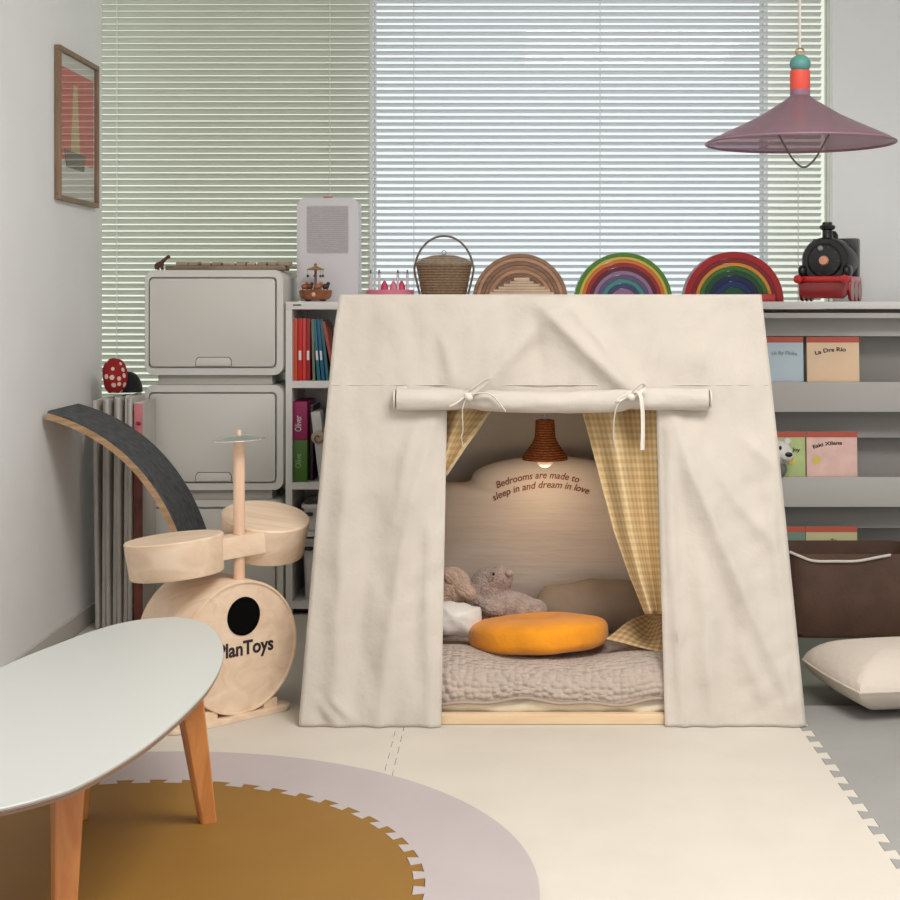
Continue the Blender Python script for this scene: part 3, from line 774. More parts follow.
# carousel
t = thing('musical_carousel', 'small wooden carousel toy in front of the white air purifier', 'toy', (X_(315, 4.8), 4.815, ZS))
for a in (45, 135, 225, 315):
    b = B(); lathe(b, [(.001, -.003), (.008, -.003), (.008, .003), (.001, .003)], 16, TR((.034 * math.cos(math.radians(a)), .034 * math.sin(math.radians(a)), .008), (PI / 2, 0, 0))); obj('wheel', b, M['lizard'], t)
b = B(); lathe(b, [(.03, .006), (.044, .008), (.050, .016), (.053, .034), (.05, .037), (.01, .037)], 36); obj('base', b, M['toy_brown'], t)
b = B(); superell(b, (0, -.052, .022), (.007, .005, .007), n=14, m=8); obj('bead', b, mat('bead_cream', (230, 186, 150), .5), t)
b = B(); lathe(b, [(.009, .037), (.006, .045), (.004, .055), (.004, .10), (.006, .104)], 16); obj('pole', b, mat('pole_mauve', (140, 84, 92), .5), t)
b = B(); lathe(b, [(.004, .100), (.027, .101), (.028, .104), (.012, .110), (.004, .114), (.006, .119), (.001, .124)], 28); obj('canopy', b, mat('canopy_ochre', (168, 124, 80), .5), t)
for k, (a, c) in enumerate(((200, (150, 84, 50)), (290, (176, 110, 70)), (340, (66, 44, 34)), (80, (150, 120, 90)), (130, (120, 70, 50)))):
    x, y = .036 * math.cos(math.radians(a)), .036 * math.sin(math.radians(a))
    b = B(); superell(b, (x, y, .048), (.011, .007, .009), n=14, m=8); superell(b, (x + .008, y, .057), (.006, .005, .006), n=12, m=8); tube(b, [(x - .006, y, .036), (x - .006, y, .046)], .002, 6); tube(b, [(x + .006, y, .036), (x + .006, y, .046)], .002, 6)
    obj('animal', b, mat('animal_%d' % k, c, .5), t)
for a in (190, 345, 270, 60):
    x, y = .025 * math.cos(math.radians(a)), .025 * math.sin(math.radians(a))
    b = B(); tube(b, [(x, y, .101), (x, y, .086)], .0005, 5); superell(b, (x, y, .082), (.004, .004, .005), n=10, m=6); obj('charm', b, mat('charm_green', (60, 62, 44), .5) if 'charm_green' not in bpy.data.materials else bpy.data.materials['charm_green'], t)
# pink candle toy
t = thing('candle_stand', 'pink toy stand holding four thin white candles left of the basket', 'toy', (X_(390, 4.86), 4.86, ZS))
b = B(); lathe(b, [(.05, 0), (.05, .018), (.078, .021), (.078, .036), (.074, .038), (.01, .038)], 32); obj('base', b, M['pink_toy'], t)
for px in (371.5, 380, 398.5, 408):
    x = X_(px, 4.86) - t.location.x; y = -.03
    b = B(); tube(b, [(x, y, .038), (x, y, .090)], .0042, 10); c = obj('candle', b, mat('candle_white', (222, 208, 214), .4) if 'candle_white' not in bpy.data.materials else bpy.data.materials['candle_white'], t)
    b = B(); tube(b, [(x, y, .090), (x, y, .102)], [.004, .002], 8); obj('tip', b, M['dark_metal'], c)
for px in (385, 394, 402):
    x = X_(px, 4.86) - t.location.x
    b = B(); lathe(b, [(.013, .038), (.011, .052), (.002, .068)], 12, Matrix.Translation((x, -.02, 0))); obj('cone', b, M['hot_pink'] if px != 394 else M['pink_toy'], t)
# basket
t = thing('lidded_basket', 'brown wicker basket with a lid and a tall hoop handle', 'basket', (X_(444, 4.88), 4.88, ZS))
kk = 4.88 / F
zl = Z_(265, 4.88) - ZS
b = B(); lathe(b, [(.066, 0), (.070, .004), (.082, zl * .6), (.091, zl), (.086, zl), (.07, .01)], 40, Matrix.Scale(.8, 4, (0, 1, 0))); obj('bowl', b, M['wicker'], t)
b = B(); lathe(b, [(.094, zl + .0005), (.095, zl + .006), (.07, zl + .022), (.035, zl + .031), (.006, zl + .033)], 40, Matrix.Scale(.8, 4, (0, 1, 0))); lid = obj('lid', b, M['wicker_lid'], t)
b = B(); tube(b, [(math.sin(a) * .007, 0, zl + .040 - math.cos(a) * .007) for a in [2 * PI * k / 16 for k in range(17)]], .0012, 6); obj('lid_ring', b, M['dark_metal'], lid)
hz = Z_(236, 4.88) - ZS; zc_ = Z_(272, 4.88) - ZS
pts_ = [(.076, 0, .012)] + [(.0955 * math.cos(a), 0, zc_ + (hz - zc_) * math.sin(a)) for a in [PI * k / 14 for k in range(15)]] + [(-.076, 0, .012)]
b = B(); tube(b, spline(pts_, 60), .0036, 10); obj('hoop_handle', b, mat('cane_dark', (122, 106, 94), .6), t)
# rainbow stackers
def rainbow(name, label, px, Rpx, Y, bands, depth, core, extra=None, squash=1.0):
    t = thing(name, label, 'toy', (X_(px, Y), Y, ZS), 0, 'stacking rainbows on the shelf top')
    R = Rpx / F * Y
    for i, (r1, r0, col) in enumerate(bands):
        o2 = []; n = 36
        for k in range(n + 1): a = PI * k / n; o2.append((R * r1 * math.cos(a), R * r1 * math.sin(a) * squash))
        for k in range(n, -1, -1): a = PI * k / n; o2.append((R * r0 * math.cos(a), R * r0 * math.sin(a) * squash))
        b = B(); prism(b, o2, -depth / 2 , depth / 2, bev=.0012, seg=1)
        o = obj('arch', b, col, t, 35)
    o2 = [(R * core[0] * math.cos(PI * k / 24), R * core[0] * math.sin(PI * k / 24) * squash) for k in range(25)]
    b = B(); prism(b, o2, -depth / 2 , depth / 2, bev=.0012, seg=1); obj('core_block', b, core[1], t, 35)
    return t
pt = lambda n, c: mat('paint_' + n, c, .32, spec=.3)
tm = [wood('natural_arch_%d' % i, c, tuple(min(255, x + 26) for x in c), 0, 2, .5, 20) for i, c in enumerate(((140, 100, 72), (170, 126, 94), (124, 86, 62)))]
bands = []; r = 1.0
for i in range(7):
    bands.append((r, r - .074, tm[i % 3])); r -= .082
t = rainbow('stacking_rainbow', 'natural brown wooden stacking rainbow beside the basket', 520, 47.5, 4.90, bands, .085, (.40, tm[1]))
for k, (w, zz, hh) in enumerate(((.205, 0, .030), (.18, .030, .009), (.15, .039, .009), (.115, .048, .009), (.075, .057, .008), (.05, .065, .012))):
    b = bx((.005, -.08 + k * .003, zz + hh / 2), (w, .05, hh - .0004), bev=.002); obj('slat_block', b, mat('slat_pale', (214, 186, 158), .6, var=.05, vscale=20) if 'slat_pale' not in bpy.data.materials else bpy.data.materials['slat_pale'], t)
rainbow('stacking_rainbow', 'pastel stacking rainbow with a green outer arch', 622.5, 48.5, 4.90, [
    (1, .92, pt('leaf', (78, 128, 40))), (.915, .86, pt('yellow', (210, 178, 70))), (.855, .79, pt('orange', (206, 112, 52))), (.785, .71, pt('brick', (150, 42, 40))),
    (.705, .63, pt('maroon', (96, 32, 48))), (.625, .55, pt('mauve', (146, 112, 146))), (.545, .46, pt('slate', (92, 84, 116))), (.455, .37, pt('sea', (70, 132, 132))), (.365, .27, pt('dusk', (64, 72, 104)))], .08, (.265, pt('lilac', (150, 108, 146))))
rainbow('stacking_rainbow', 'glossy stacking rainbow with a thick red outer arch', 732, 49.5, 4.90, [
    (1, .87, pt('red', (162, 22, 26))), (.865, .78, pt('deep_red', (128, 20, 24))), (.775, .71, pt('amber', (208, 140, 48))), (.705, .62, pt('grass', (56, 104, 36))),
    (.615, .52, pt('forest', (24, 70, 40))), (.515, .41, pt('navy', (18, 26, 70))), (.405, .29, pt('ocean', (20, 42, 96)))], .08, (.285, pt('pine', (28, 78, 52))))
o = obj('red_block', bx((0, 0, .012), (.075, .07, .024), bev=.003), M['red_plastic']); o.location = (X_(762, 4.80), 4.81, ZS); tag(o, 'flat red block in front of the red rainbow, by the tent corner', 'block')
# train
t = thing('toy_locomotive', 'black toy steam locomotive on a red chassis at the right end of the shelf', 'toy train', (X_(826, 4.85), 4.86, ZS), math.radians(-24))
b = B(); box(b, (0, .08, .058), (.165, .22, .050), bev=.012, seg=3); obj('chassis', b, M['red_plastic'], t)
b = B(); box(b, (0, -.034, .072), (.185, .018, .018), bev=.003); obj('buffer_beam', b, M['red_plastic'], t)
for sx in (-.075, .075):
    b = B(); lathe(b, [(.006, 0), (.006, .02), (.014, .02), (.014, .026), (.004, .027)], 16, TR((sx, -.042, .072), (PI / 2, 0, 0))); obj('buffer', b, M['red_plastic'], t)
b = B(); prism(b, [(-.078, .062), (.078, .062), (.074, .022), (.06, .010), (-.06, .010), (-.074, .022)], -.05, .0, bev=.006); obj('cowcatcher', b, M['dark_red'], t)
b = B(); lathe(b, [(.02, 0), (.071, 0), (.076, .006), (.076, .19), (.02, .19)], 40, TR((0, -.01, .132), (-PI / 2, 0, 0))); obj('boiler', b, M['loco'], t)
b = B(); lathe(b, [(.01, 0), (.056, .001), (.05, .008), (.012, .012), (.001, .012)], 32, TR((0, -.01, .132), (PI / 2, 0, 0))); obj('smokebox_door', b, M['loco'], t)
b = B(); lathe(b, [(.001, .012), (.016, .012), (.013, .022), (.001, .023)], 24, TR((0, -.012, .132), (PI / 2, 0, 0))); obj('headlamp', b, M['lamp_cream'], t)
b = B(); superell(b, (-.012, -.020, .172), (.009, .006, .009), n=16, m=10); obj('lamp', b, mat('lamp_grey', (150, 150, 156), .3), t)
b = B()
for k in range(10):
    a = 2 * PI * k / 10; superell(b, (.044 * math.cos(a), -.016, .132 + .044 * math.sin(a)), (.004, .003, .004), n=10, m=6)
obj('rivet_ring', b, M['dark_metal'], t)
b = B(); lathe(b, [(.02, .21), (.016, .222), (.016, .248), (.024, .252), (.026, .262), (.017, .266), (.015, .274), (.006, .275)], 28, Matrix.Translation((0, .03, -.016))); obj('chimney', b, M['loco'], t)
b = B(); lathe(b, [(.02, .212), (.02, .235), (.012, .248), (.001, .25)], 24, Matrix.Translation((0, .105, -.016))); obj('steam_dome', b, M['loco'], t)
for sx in (-.072, .072):
    b = B(); superell(b, (sx, .0, .098), (.014, .03, .02), e1=.7, e2=.7, n=16, m=10); obj('cylinder', b, M['loco'], t)
b = B(); box(b, (0, .172, .145), (.15, .045, .13), bev=.006); obj('cab', b, M['loco'], t)
for sx in (-.079, .079):
    for sy in (.02, .085, .15):
        b = B(); lathe(b, [(.004, -.005), (.032, -.005), (.034, 0), (.032, .005), (.004, .005)], 24, TR((sx, sy, .034), (0, PI / 2, 0))); obj('wheel', b, M['dark_red'], t)

# ------------------------------------------------------------------ brown basket bag and floor pillow, right
t = thing('leather_basket', 'dark brown leather storage basket on the floor below the book rack', 'basket', (1.04, 4.60, -.0099))
b = B(); R = []
hb = .252
for s, z in ((.90, .001), (.95, .012), (1.0, .13), (.99, hb), (.97, hb), (.95, .13), (.9, .02)):
    R.append([Vector((x * s, y * s, z)) for x, y in rrect(.42, .26, .06, 6)])
skin_rings(b, R); obj('body', b, M['leather'], t, 35)
b = B(); tube(b, spline([(-.20, -.122, .258), (-.17, -.128, .246), (-.13, -.134, .233), (-.06, -.135, .232), (0, -.135, .233), (.06, -.136, .244), (.10, -.13, .25)], 30), .0042, 8); obj('cord_handle', b, M['cordrope'], t)
t = thing('floor_pillow', 'cream linen pillow lying on the grey floor at the right edge', 'pillow', (.955, 3.725, .0))
hw, hh = .175, .175; out = []
for k in range(64):
    a = 2 * PI * k / 64; c, s = math.cos(a), math.sin(a)
    q = max(abs(c), abs(s)); r = (1 / q) ** .86
    out.append((hw * c * r * (1 + .0), hh * s * r))
Mx = Matrix.Rotation(math.radians(-78), 4, 'Z') @ Matrix.Rotation(PI / 2, 4, 'X')
b = B(); puff(b, out, .15, Mx, 10)
mn = min(v.co.z for v in b.verts); b.transform(Matrix.Translation((0, 0, .001 - mn)))
obj('cover', b, M['floor_pillow'], t, 60)
b = B(); P3 = [Matrix.Translation((0, 0, .001 - mn)) @ Mx @ Vector((x * 1.004, 0, z * 1.004)) for x, z in out]; tube(b, P3 + [P3[0]], .003, 6); obj('piping', b, M['floor_pillow'], t, 60)

# ------------------------------------------------------------------ folded play mat and headwear, far left
t = thing('folding_play_mat', 'folded cream play mat standing on edge between the wall and storage boxes', 'play mat', (-1.185, 4.56, .0))
xs = [-.064, -.0475, -.031, -.0145, .002, .0185, .035]
for k, x in enumerate(xs):
    h = .695 + (.004 if k % 2 else 0) + k * .002
    b = B()
    box(b, (0, .085, h / 2), (.0135, .17, h), bev=.006, seg=3)
    b.transform(TR((x, (.010 if k % 2 else 0), 0), (0, math.radians((-.7, .4, -.4, .5, -.3, .4, 0)[k]), 0)))
    obj('fold', b, M['fold_mat'], t, 40)
b = B(); box(b, (0, .0005, .60), (.026, .004, .17), bev=.0015); b.transform(Matrix.Translation((.061, .0, 0))); 
obj('printed_face', b, M['pink_print'], t, 40)
b = B(); box(b, (.061, .0005, .26), (.026, .004, .5), bev=.0015); obj('printed_face', b, M['brown_print'], t, 40)
b = B(); box(b, (.061, .086, .345), (.028, .165, .69), bev=.003); obj('fold', b, M['fold_mat'], t, 40)
b = B(); superell(b, (.060, -.003, .625), (.0045, .002, .006), n=12, m=8); superell(b, (.065, -.003, .625), (.0045, .002, .006), n=12, m=8); obj('heart_print', b, M['dark_red'], t, 40)
t = thing('polka_dot_cap', 'red cap with cream polka dots on top of the folded play mat', 'cap', (-1.212, 4.63, .712))
b = B(); superell(b, (0, 0, .052), (.038, .045, .056), e1=.9, e2=.9, n=28, m=18, nz=.12, nscale=25)
for v in b.verts:
    if v.co.z < .002: v.co.z = .002
obj('crown', b, M['polka'], t, 60)
t = thing('black_fleece_hat', 'black fleece hat beside the red polka dot cap', 'hat', (-1.178, 4.66, .712))
b = B(); superell(b, (0, 0, .006), (.042, .042, .060), n=28, m=18)
for v in b.verts:
    if v.co.z < .002: v.co.z = .002
obj('crown', b, M['fleece_black'], t, 60)

# ------------------------------------------------------------------ framed poster on the left wall
t = thing('framed_poster', 'red and cream art poster in a thin wooden frame on the left wall', 'poster', (-1.298, 4.50, 1.51))
yw, zh, fw = .205, .222, .014
fr = B()
for c, s in (((.008, 0, zh - fw / 2), (.018, 2 * yw, fw)), ((.008, 0, -zh + fw / 2), (.018, 2 * yw, fw)), ((.008, yw - fw / 2, 0), (.018, fw, 2 * zh - 2 * fw)), ((.008, -yw + fw / 2, 0), (.018, fw, 2 * zh - 2 * fw))): box(fr, c, s, bev=.002)
obj('frame', fr, M['poster_frame'], t)
obj('print', bx((.003, 0, 0), (.002, 2 * yw - .02, 2 * zh - .02)), M['poster_paper'], t, 0)
obj('red_field', bx((.0046, .0, .035), (.001, 2 * yw - .05, .27)), M['poster_red'], t, 0)
b = B(); prism(b, [(-.05, -.12), (.05, -.12), (.03, .02), (.022, .09), (-.022, .09), (-.03, .02)], -.0005, .0005, Matrix.Translation((.0056, -.02, .04)) @ Matrix.Rotation(PI / 2, 4, 'Z')); obj('pale_shape', b, M['poster_yellow'], t, 0)
b = B(); prism(b, [(-.09, 0), (.09, 0), (.11, .05), (-.11, .05)], -.0005, .0005, Matrix.Translation((.0062, -.02, -.12)) @ Matrix.Rotation(PI / 2, 4, 'Z')); obj('dark_shape', b, M['poster_dark'], t, 0)
obj('glass', bx((.0095, 0, 0), (.002, 2 * yw - 2 * fw, 2 * zh - 2 * fw)), M['poster_glass'], t, 0)

# ------------------------------------------------------------------ pendant lamp, upper right
LY = 3.9; LX = X_(800, LY); q = LY / F
t = thing('pendant_lamp', 'mauve pendant lamp with a coral neck and teal ball at upper right', 'lamp', (LX, LY, 0))
zz = lambda py: Z_(py, LY)
prof = [(9 * q, zz(95)), (11 * q, zz(97)), (17 * q, zz(101.5)), (40 * q, zz(116)), (56 * q, zz(124)), (72 * q, zz(131.5)), (86 * q, zz(138)), (93 * q, zz(142)), (94 * q, zz(143.5)), (92.5 * q, zz(143.8))]
b = B(); lathe(b, prof, 64, Matrix.Identity(4), False, False); obj('shade', b, M['shade'], t, 60)
b = B(); tube(b, [(93.6 * q * math.cos(a), 93.6 * q * math.sin(a), zz(143.3)) for a in [2 * PI * k / 64 for k in range(65)]], .0032, 8, cap=False); obj('shade_rim', b, M['mauve_metal'], t, 60)
b = B(); lathe(b, [(9.5 * q, zz(97)), (10 * q, zz(94)), (10 * q, zz(90))], 28); obj('collar', b, M['mauve_metal'], t)
b = B(); lathe(b, [(9.8 * q, zz(90)), (10 * q, zz(89.6)), (10 * q, zz(71)), (9 * q, zz(70))], 28); obj('neck', b, M['coral'], t)
b = B(); superell(b, (0, -.002, zz(64.5)), (10.4 * q, 12.5 * q, 9.6 * q), n=28, m=18); obj('ball', b, M['teal'], t)
b = B(); tube(b, [(math.sin(a) * 4 * q, 0, zz(52) - math.cos(a) * 4 * q) for a in [2 * PI * k / 18 for k in range(19)]], .0024, 8); obj('hook', b, M['brass'], t)
b = B(); tube(b, [(0, 0, zz(48)), (0, 0, 2.45)], .0028, 8); obj('cable', b, M['cordrope'], t)
b = B(); lathe(b, [(.012, zz(96)), (.016, zz(104)), (.016, zz(112))], 20); superell(b, (0, 0, zz(120)), (.028, .028, .032), n=20, m=12); obj('bulb', b, M['bulb'], t)
b = B(); u = [(771, 129), (778, 142), (787, 158), (794, 166), (800, 169), (806, 166), (813, 158), (822, 142), (829, 129)]
tube(b, spline([((x - 800) * q, -.05, zz(y)) for x, y in u], 40), .0026, 8); obj('pull_handle', b, M['dark_metal'], t)

# ------------------------------------------------------------------ drum kit
t = thing('toy_drum_kit', 'pale wooden toy drum kit with a cymbal, standing left of the tent', 'drum kit', (-.66, 3.62, 0))
n_ = Vector((math.sin(math.radians(44)), -math.cos(math.radians(44)), 0)); tdir = Vector((-n_.y, n_.x, 0))   # face normal, sideways
fc = Vector((-.634, 3.58, .170)); RB = .160; LB = .215
# local frame: x = tdir, y = -n (into drum), z up
MB_ = Matrix(((tdir.x, -n_.x, 0, fc.x), (tdir.y, -n_.y, 0, fc.y), (0, 0, 1, fc.z), (0, 0, 0, 1)))
RX = Matrix.Rotation(-PI / 2, 4, 'X')      # lathe z -> +y
b = B(); lathe(b, [(.01, .004), (RB - .007, .004), (RB - .006, 0), (RB - .002, .0), (RB, .003), (RB, LB - .003), (RB - .003, LB), (.01, LB)], 72, MB_ @ RX); bass = obj('bass_drum', b, M['pale_wood'], t, 35, world=True)
b = B(); lathe(b, [(.0005, -.0012), (.046, -.0012), (.046, .0), (.046, .003)], 40, MB_ @ Matrix.Translation((.006, .003, .074)) @ RX); obj('sound_hole', b, M['hole'], bass, 35, world=True)
letters('lettering', 'PlanToys', .047, MB_ @ Matrix.Translation((.012, .0034, -.004)) @ FRONT, M['ink'], bass, bold=.0012, width=.158, world=True)
for dy, L in ((.02, .35), (.19, .33)):
    b = B(); o2 = rrect(L, .07, .034, 6); prism(b, [(x, z) for x, z in o2], 0, .012, MB_ @ Matrix.Translation((-.03, dy, -fc.z + .0006)) @ Matrix.Rotation(PI / 2, 4, 'X') , .003)
    mn = min(v.co.z for v in b.verts); b.transform(Matrix.Translation((0, 0, .0006 - mn))); obj('base_board', b, M['pale_wood'], t, 35, world=True)
for sx in (-.085, .085):
    b = B(); box(b, (sx, .10, -fc.z + .022), (.04, .19, .022), bev=.003); b.transform(MB_); obj('cradle_block', b, M['pale_wood'], t, 35, world=True)
pp = fc - n_ * .035 + Vector((.012, 0, 0))
b = B(); rp = .0138
tube(b, [(pp.x, pp.y, fc.z + RB - .012), (pp.x, pp.y, Z_(436, pp.y))], rp, 20); tube(b, [(pp.x, pp.y, Z_(437, pp.y)), (pp.x, pp.y, Z_(430, pp.y))], .006, 12); obj('pole', b, M['pale_wood_z'], t, 35, world=True)
b = B(); lathe(b, [(.002, .006), (.02, .006), (.045, .001), (.064, -.006), (.064, -.0075), (.045, -.001), (.02, .004), (.002, .004)], 48, TR((pp.x, pp.y, Z_(436.5, pp.y)), (0, math.radians(-3), 0))); obj('cymbal', b, M['steel'], t, 60, world=True)
b = B(); box(b, (0, 0, 0), (.125, .046, .052), bev=.004); b.transform(TR((pp.x - .003, pp.y, Z_(545, pp.y)), (math.radians(3), math.radians(-4), math.radians(34)))); obj('crossbar', b, M['pale_wood'], t, 35, world=True)
def tom(c, R, hgt, rot):
    b = B(); Mx = TR(c, rot)
    lathe(b, [(.01, -hgt / 2), (R * .93, -hgt / 2), (R * .945, -hgt / 2 + .003), (R, hgt / 2 - .003), (R - .003, hgt / 2), (R - .010, hgt / 2), (.01, hgt / 2)], 60, Mx)
    return obj('tom_drum', b, M['pale_wood'], t, 35, world=True)
tom(at(175.5, 556, 3.56), .117, .088, (math.radians(-1), math.radians(-5.5), 0))
tom(at(264, 533, 3.73), .109, .092, (math.radians(11), math.radians(8), 0))

# ------------------------------------------------------------------ the tent
YF0, YF1 = 3.513, 3.745          # front panel leans back
ZTOP = 1.012
def yf(z): return YF0 + (YF1 - YF0) * max(0, min(1.05, z / ZTOP))
def front_pt(px, py, off=0):
    """point of the leaning front plane seen at a pixel"""
    # z = H-(py-CY)/F*Y, Y = YF0+k z
    k = (YF1 - YF0) / ZTOP; s = (py - CY) / F
    Y = (YF0 + k * H) / (1 + k * s)
    Y += off
    return at(px, py, Y)
t = thing('play_tent', 'cream canvas play tent with a rolled up door flap, centre of the room', 'tent', (.1, 3.95, 0))
tent = t
RID = [  # folds: polyline, height, width
    ([(566, 300), (520, 345), (480, 388)], .013, 13), ([(536, 300), (560, 325), (608, 372), (632, 392)], .016, 12), ([(562, 298), (600, 340), (640, 390)], .010, 10),
    ([(545, 303), (535, 335), (545, 385)], -.010, 22), ([(438, 330), (446, 350), (455, 385)], .006, 9), ([(660, 330), (652, 360), (642, 390)], .006, 10), ([(705, 340), (700, 375)], .005, 8),
    ([(672, 412), (690, 470), (730, 560), (790, 700)], .016, 16), ([(690, 430), (735, 500), (770, 540)], .008, 12), ([(668, 430), (672, 560), (684, 726)], .010, 8), ([(700, 560), (706, 640), (715, 726)], .007, 12),
    ([(436, 420), (412, 500), (392, 620), (380, 726)], .013, 13), ([(420, 415), (404, 470), (396, 520)], .007, 9), ([(432, 480), (428, 600), (430, 726)], .009, 9), ([(350, 440), (342, 560), (336, 700)], .010, 14), ([(372, 500), (364, 600), (350, 690)], -.006, 14),
    ([(318, 700), (338, 724)], .006, 5), ([(330, 696), (356, 722)], .005, 5), ([(420, 690), (395, 722)], .005, 7), ([(740, 640), (764, 700)], .006, 10), ([(780, 470), (745, 440)], .006, 10), ([(778, 420), (772, 520), (788, 640)], .006, 8)]
def seg_d(p, a, b):
    ab = b - a; u = max(0, min(1, (p - a).dot(ab) / ab.length_squared)); return (p - (a + ab * u)).length, u
def fold(px, py):
    p = Vector((px, py)); d = 0
    for poly, h, w in RID:
        best = 1e9; pos = 0; n = len(poly) - 1
        for i in range(n):
            q_, u = seg_d(p, Vector(poly[i]), Vector(poly[i + 1]))
            if q_ < best: best = q_; pos = (i + u) / n
        if best < w * 3: d += h * math.exp(-(best / w * 1.15) ** 1.35) * (.25 + .75 * math.sin(PI * min(1, max(0, .08 + .84 * pos))))
    d += .004 * noise.noise(Vector((px * .022, py * .008, 1))) + .0026 * noise.noise(Vector((px * .06, py * .025, 5))) + .0016 * noise.noise(Vector((px * .05 + py * .05, py * .02 - px * .02, 9)))
    return d
def lerp_tab(tab, y):
    for (y0, x0), (y1, x1) in zip(tab[:-1], tab[1:]):
        if y <= y1: return x0 + (x1 - x0) * (y - y0) / (y1 - y0)
    return tab[-1][1]
LE = [(295, 340), (330, 334.5), (430, 325), (540, 315), (650, 305.5), (726.5, 299)]
RE = [(295, 761), (340, 766), (380, 770.5), (470, 780), (550, 788), (640, 797), (726.5, 805.5)]
def OL(y): return 447 - 6 * (y - 409) / 318
def OR(y): return 656 + 9 * (y - 409) / 318
rows = [295 + (409 - 295) * k / 34 for k in range(34)] + [409 + (726.5 - 409) * k / 84 for k in range(85)]
NL, NM, NR = 34, 54, 36
b = B(); Vv = []
for py in rows:
    ol, orr = OL(py), OR(py); le, re = lerp_tab(LE, py), lerp_tab(RE, py)
    row = []
    for i in range(NL + NM + NR + 1):
        if i <= NL: px = le + (ol - le) * i / NL
        elif i <= NL + NM: px = ol + (orr - ol) * (i - NL) / NM
        else: px = orr + (re - orr) * (i - NL - NM) / NR
        e = min(1, (py - 295) / 14, max(0, (px - le)) / 14, max(0, (re - px)) / 14)
        p = front_pt(px, py); d = 2.2 * fold(px, py) * (.15 + .85 * e)
        row.append(b.verts.new((p.x, p.y - d, p.z)))
    Vv.append(row)
for j in range(len(rows) - 1):
    for i in range(NL + NM + NR):
        if j >= 34 and NL <= i < NL + NM: continue
        b.faces.new((Vv[j][i], Vv[j][i + 1], Vv[j + 1][i + 1], Vv[j + 1][i]))
Ledge = [r[0].co.copy() for r in Vv]; Redge = [r[-1].co.copy() for r in Vv]; Top = [v.co.copy() for v in Vv[0]]
fo = obj('front_panel', b, M['canvas'], t, 70, world=True)
solid(fo, .003)
# sides, roof, back
YB0, YB1 = 4.42, 4.30
def side(edge, sgn, name):
    b = B()
    def fn(u, v):
        k = v * (len(edge) - 1); i = min(int(k), len(edge) - 2); p = edge[i].lerp(edge[i + 1], k - i)
        yb = YB1 + (YB0 - YB1) * v
        y = p.y + (yb - p.y) * u
        w = .010 * math.sin(u * 15 + v * 3) * math.sin(PI * u) * (.3 + .7 * v) + .006 * noise.noise(Vector((u * 4, v * 5, sgn)))
        return Vector((p.x + sgn * w * math.sin(PI * u), y, p.z))
    grid(b, 30, 50, fn); o = obj(name, b, M['canvas'], t, 70, world=True); solid(o, .003); return o
side(Ledge, -1, 'side_panel'); side(Redge, 1, 'side_panel')
b = B()
grid(b, 40, 14, lambda u, v: Vector((Top[0].x + (Top[-1].x - Top[0].x) * u, Top[0].y + (YB1 - Top[0].y) * v, Top[0].z - .006 * math.sin(PI * v) * (1 + .5 * math.sin(u * 9)) - 0)))
o = obj('roof_panel', b, M['canvas'], t, 70, world=True); solid(o, .003)
b = B()
grid(b, 40, 30, lambda u, v: Vector(((Ledge[0].x + (Redge[0].x - Ledge[0].x) * u) * (1 - v) + (Ledge[-1].x + (Redge[-1].x - Ledge[-1].x) * u) * v, YB1 + (YB0 - YB1) * v + .006 * math.sin(u * 20), Top[0].z * (1 - v) + .012 * v)))
o = obj('back_panel', b, M['canvas'], t, 70, world=True); solid(o, .003)
# seam across the front above the door
b = B(); L = []
for k in range(60):
    px = lerp_tab(LE, 384) + 3 + (lerp_tab(RE, 384) - lerp_tab(LE, 384) - 6) * k / 59
    p = front_pt(px, 385); L.append((p.x, p.y - fold(px, 385) - .0016, p.z))
tube(b, L, .0016, 6); obj('seam', b, M['canvas_roll'], t, 70, world=True)
# wooden frame
pr = [((Ledge[-1].x + .035, YF0 + .045, .002), (Top[0].x + .03, YF1 + .03, .985)), ((Redge[-1].x - .035, YF0 + .045, .002), (Top[-1].x - .03, YF1 + .03, .985)),
      ((Ledge[-1].x + .035, YB0 - .045, .002), (Top[0].x + .03, YB1 - .03, .985)), ((Redge[-1].x - .035, YB0 - .045, .002), (Top[-1].x - .03, YB1 - .03, .985))]
for a, c in pr:
    b = B(); tube(b, [a, c], .014, 12); obj('frame_pole', b, M['rail_wood'], t, 35, world=True)
for a, c in ((pr[0][1], pr[1][1]), (pr[2][1], pr[3][1]), (pr[0][1], pr[2][1]), (pr[1][1], pr[3][1])):
    b = B(); tube(b, [a, c], .012, 12); obj('frame_pole', b, M['rail_wood'], t, 35, world=True)
z0, z1 = .0006, Z_(714, 3.53)
obj('floor_rail', bx2(Ledge[-1].x + .06, Redge[-1].x - .06, YF0 + .016, YF0 + .04, z0, z1, bev=.003), M['rail_wood'], t, 35, world=True)
# rolled door flap
b = B(); R = []; n = 26
x0, x1 = 398, 706
for k in range(81):
    px = x0 + (x1 - x0) * k / 80
    pinch = math.exp(-((px - 471) / 9) ** 2) + math.exp(-((px - 632) / 9) ** 2)
    mid = max(0, 1 - abs(px - 551) / 78)
    cyp = 398.6 + 3.0 * mid ** .6
    cen = front_pt(px, cyp); r = .0272 * (1 - .22 * pinch) + .0015 * noise.noise(Vector((px * .05, 3, 0)))
    cen.y -= .030 + .004 * mid
    ring = []
    for q_ in range(n):
        a = 2 * PI * q_ / n
        rr = r * (1 + .11 * noise.noise(Vector((px * .035, math.cos(a) * 1.6, math.sin(a) * 1.6))))
        ring.append(Vector((cen.x, cen.y + rr * math.cos(a) * .92, cen.z + rr * math.sin(a) * (1 - .06 * mid))))
    R.append(ring)
skin_rings(b, R); ro = obj('rolled_flap', b, M['canvas_roll'], t, 70, world=True)
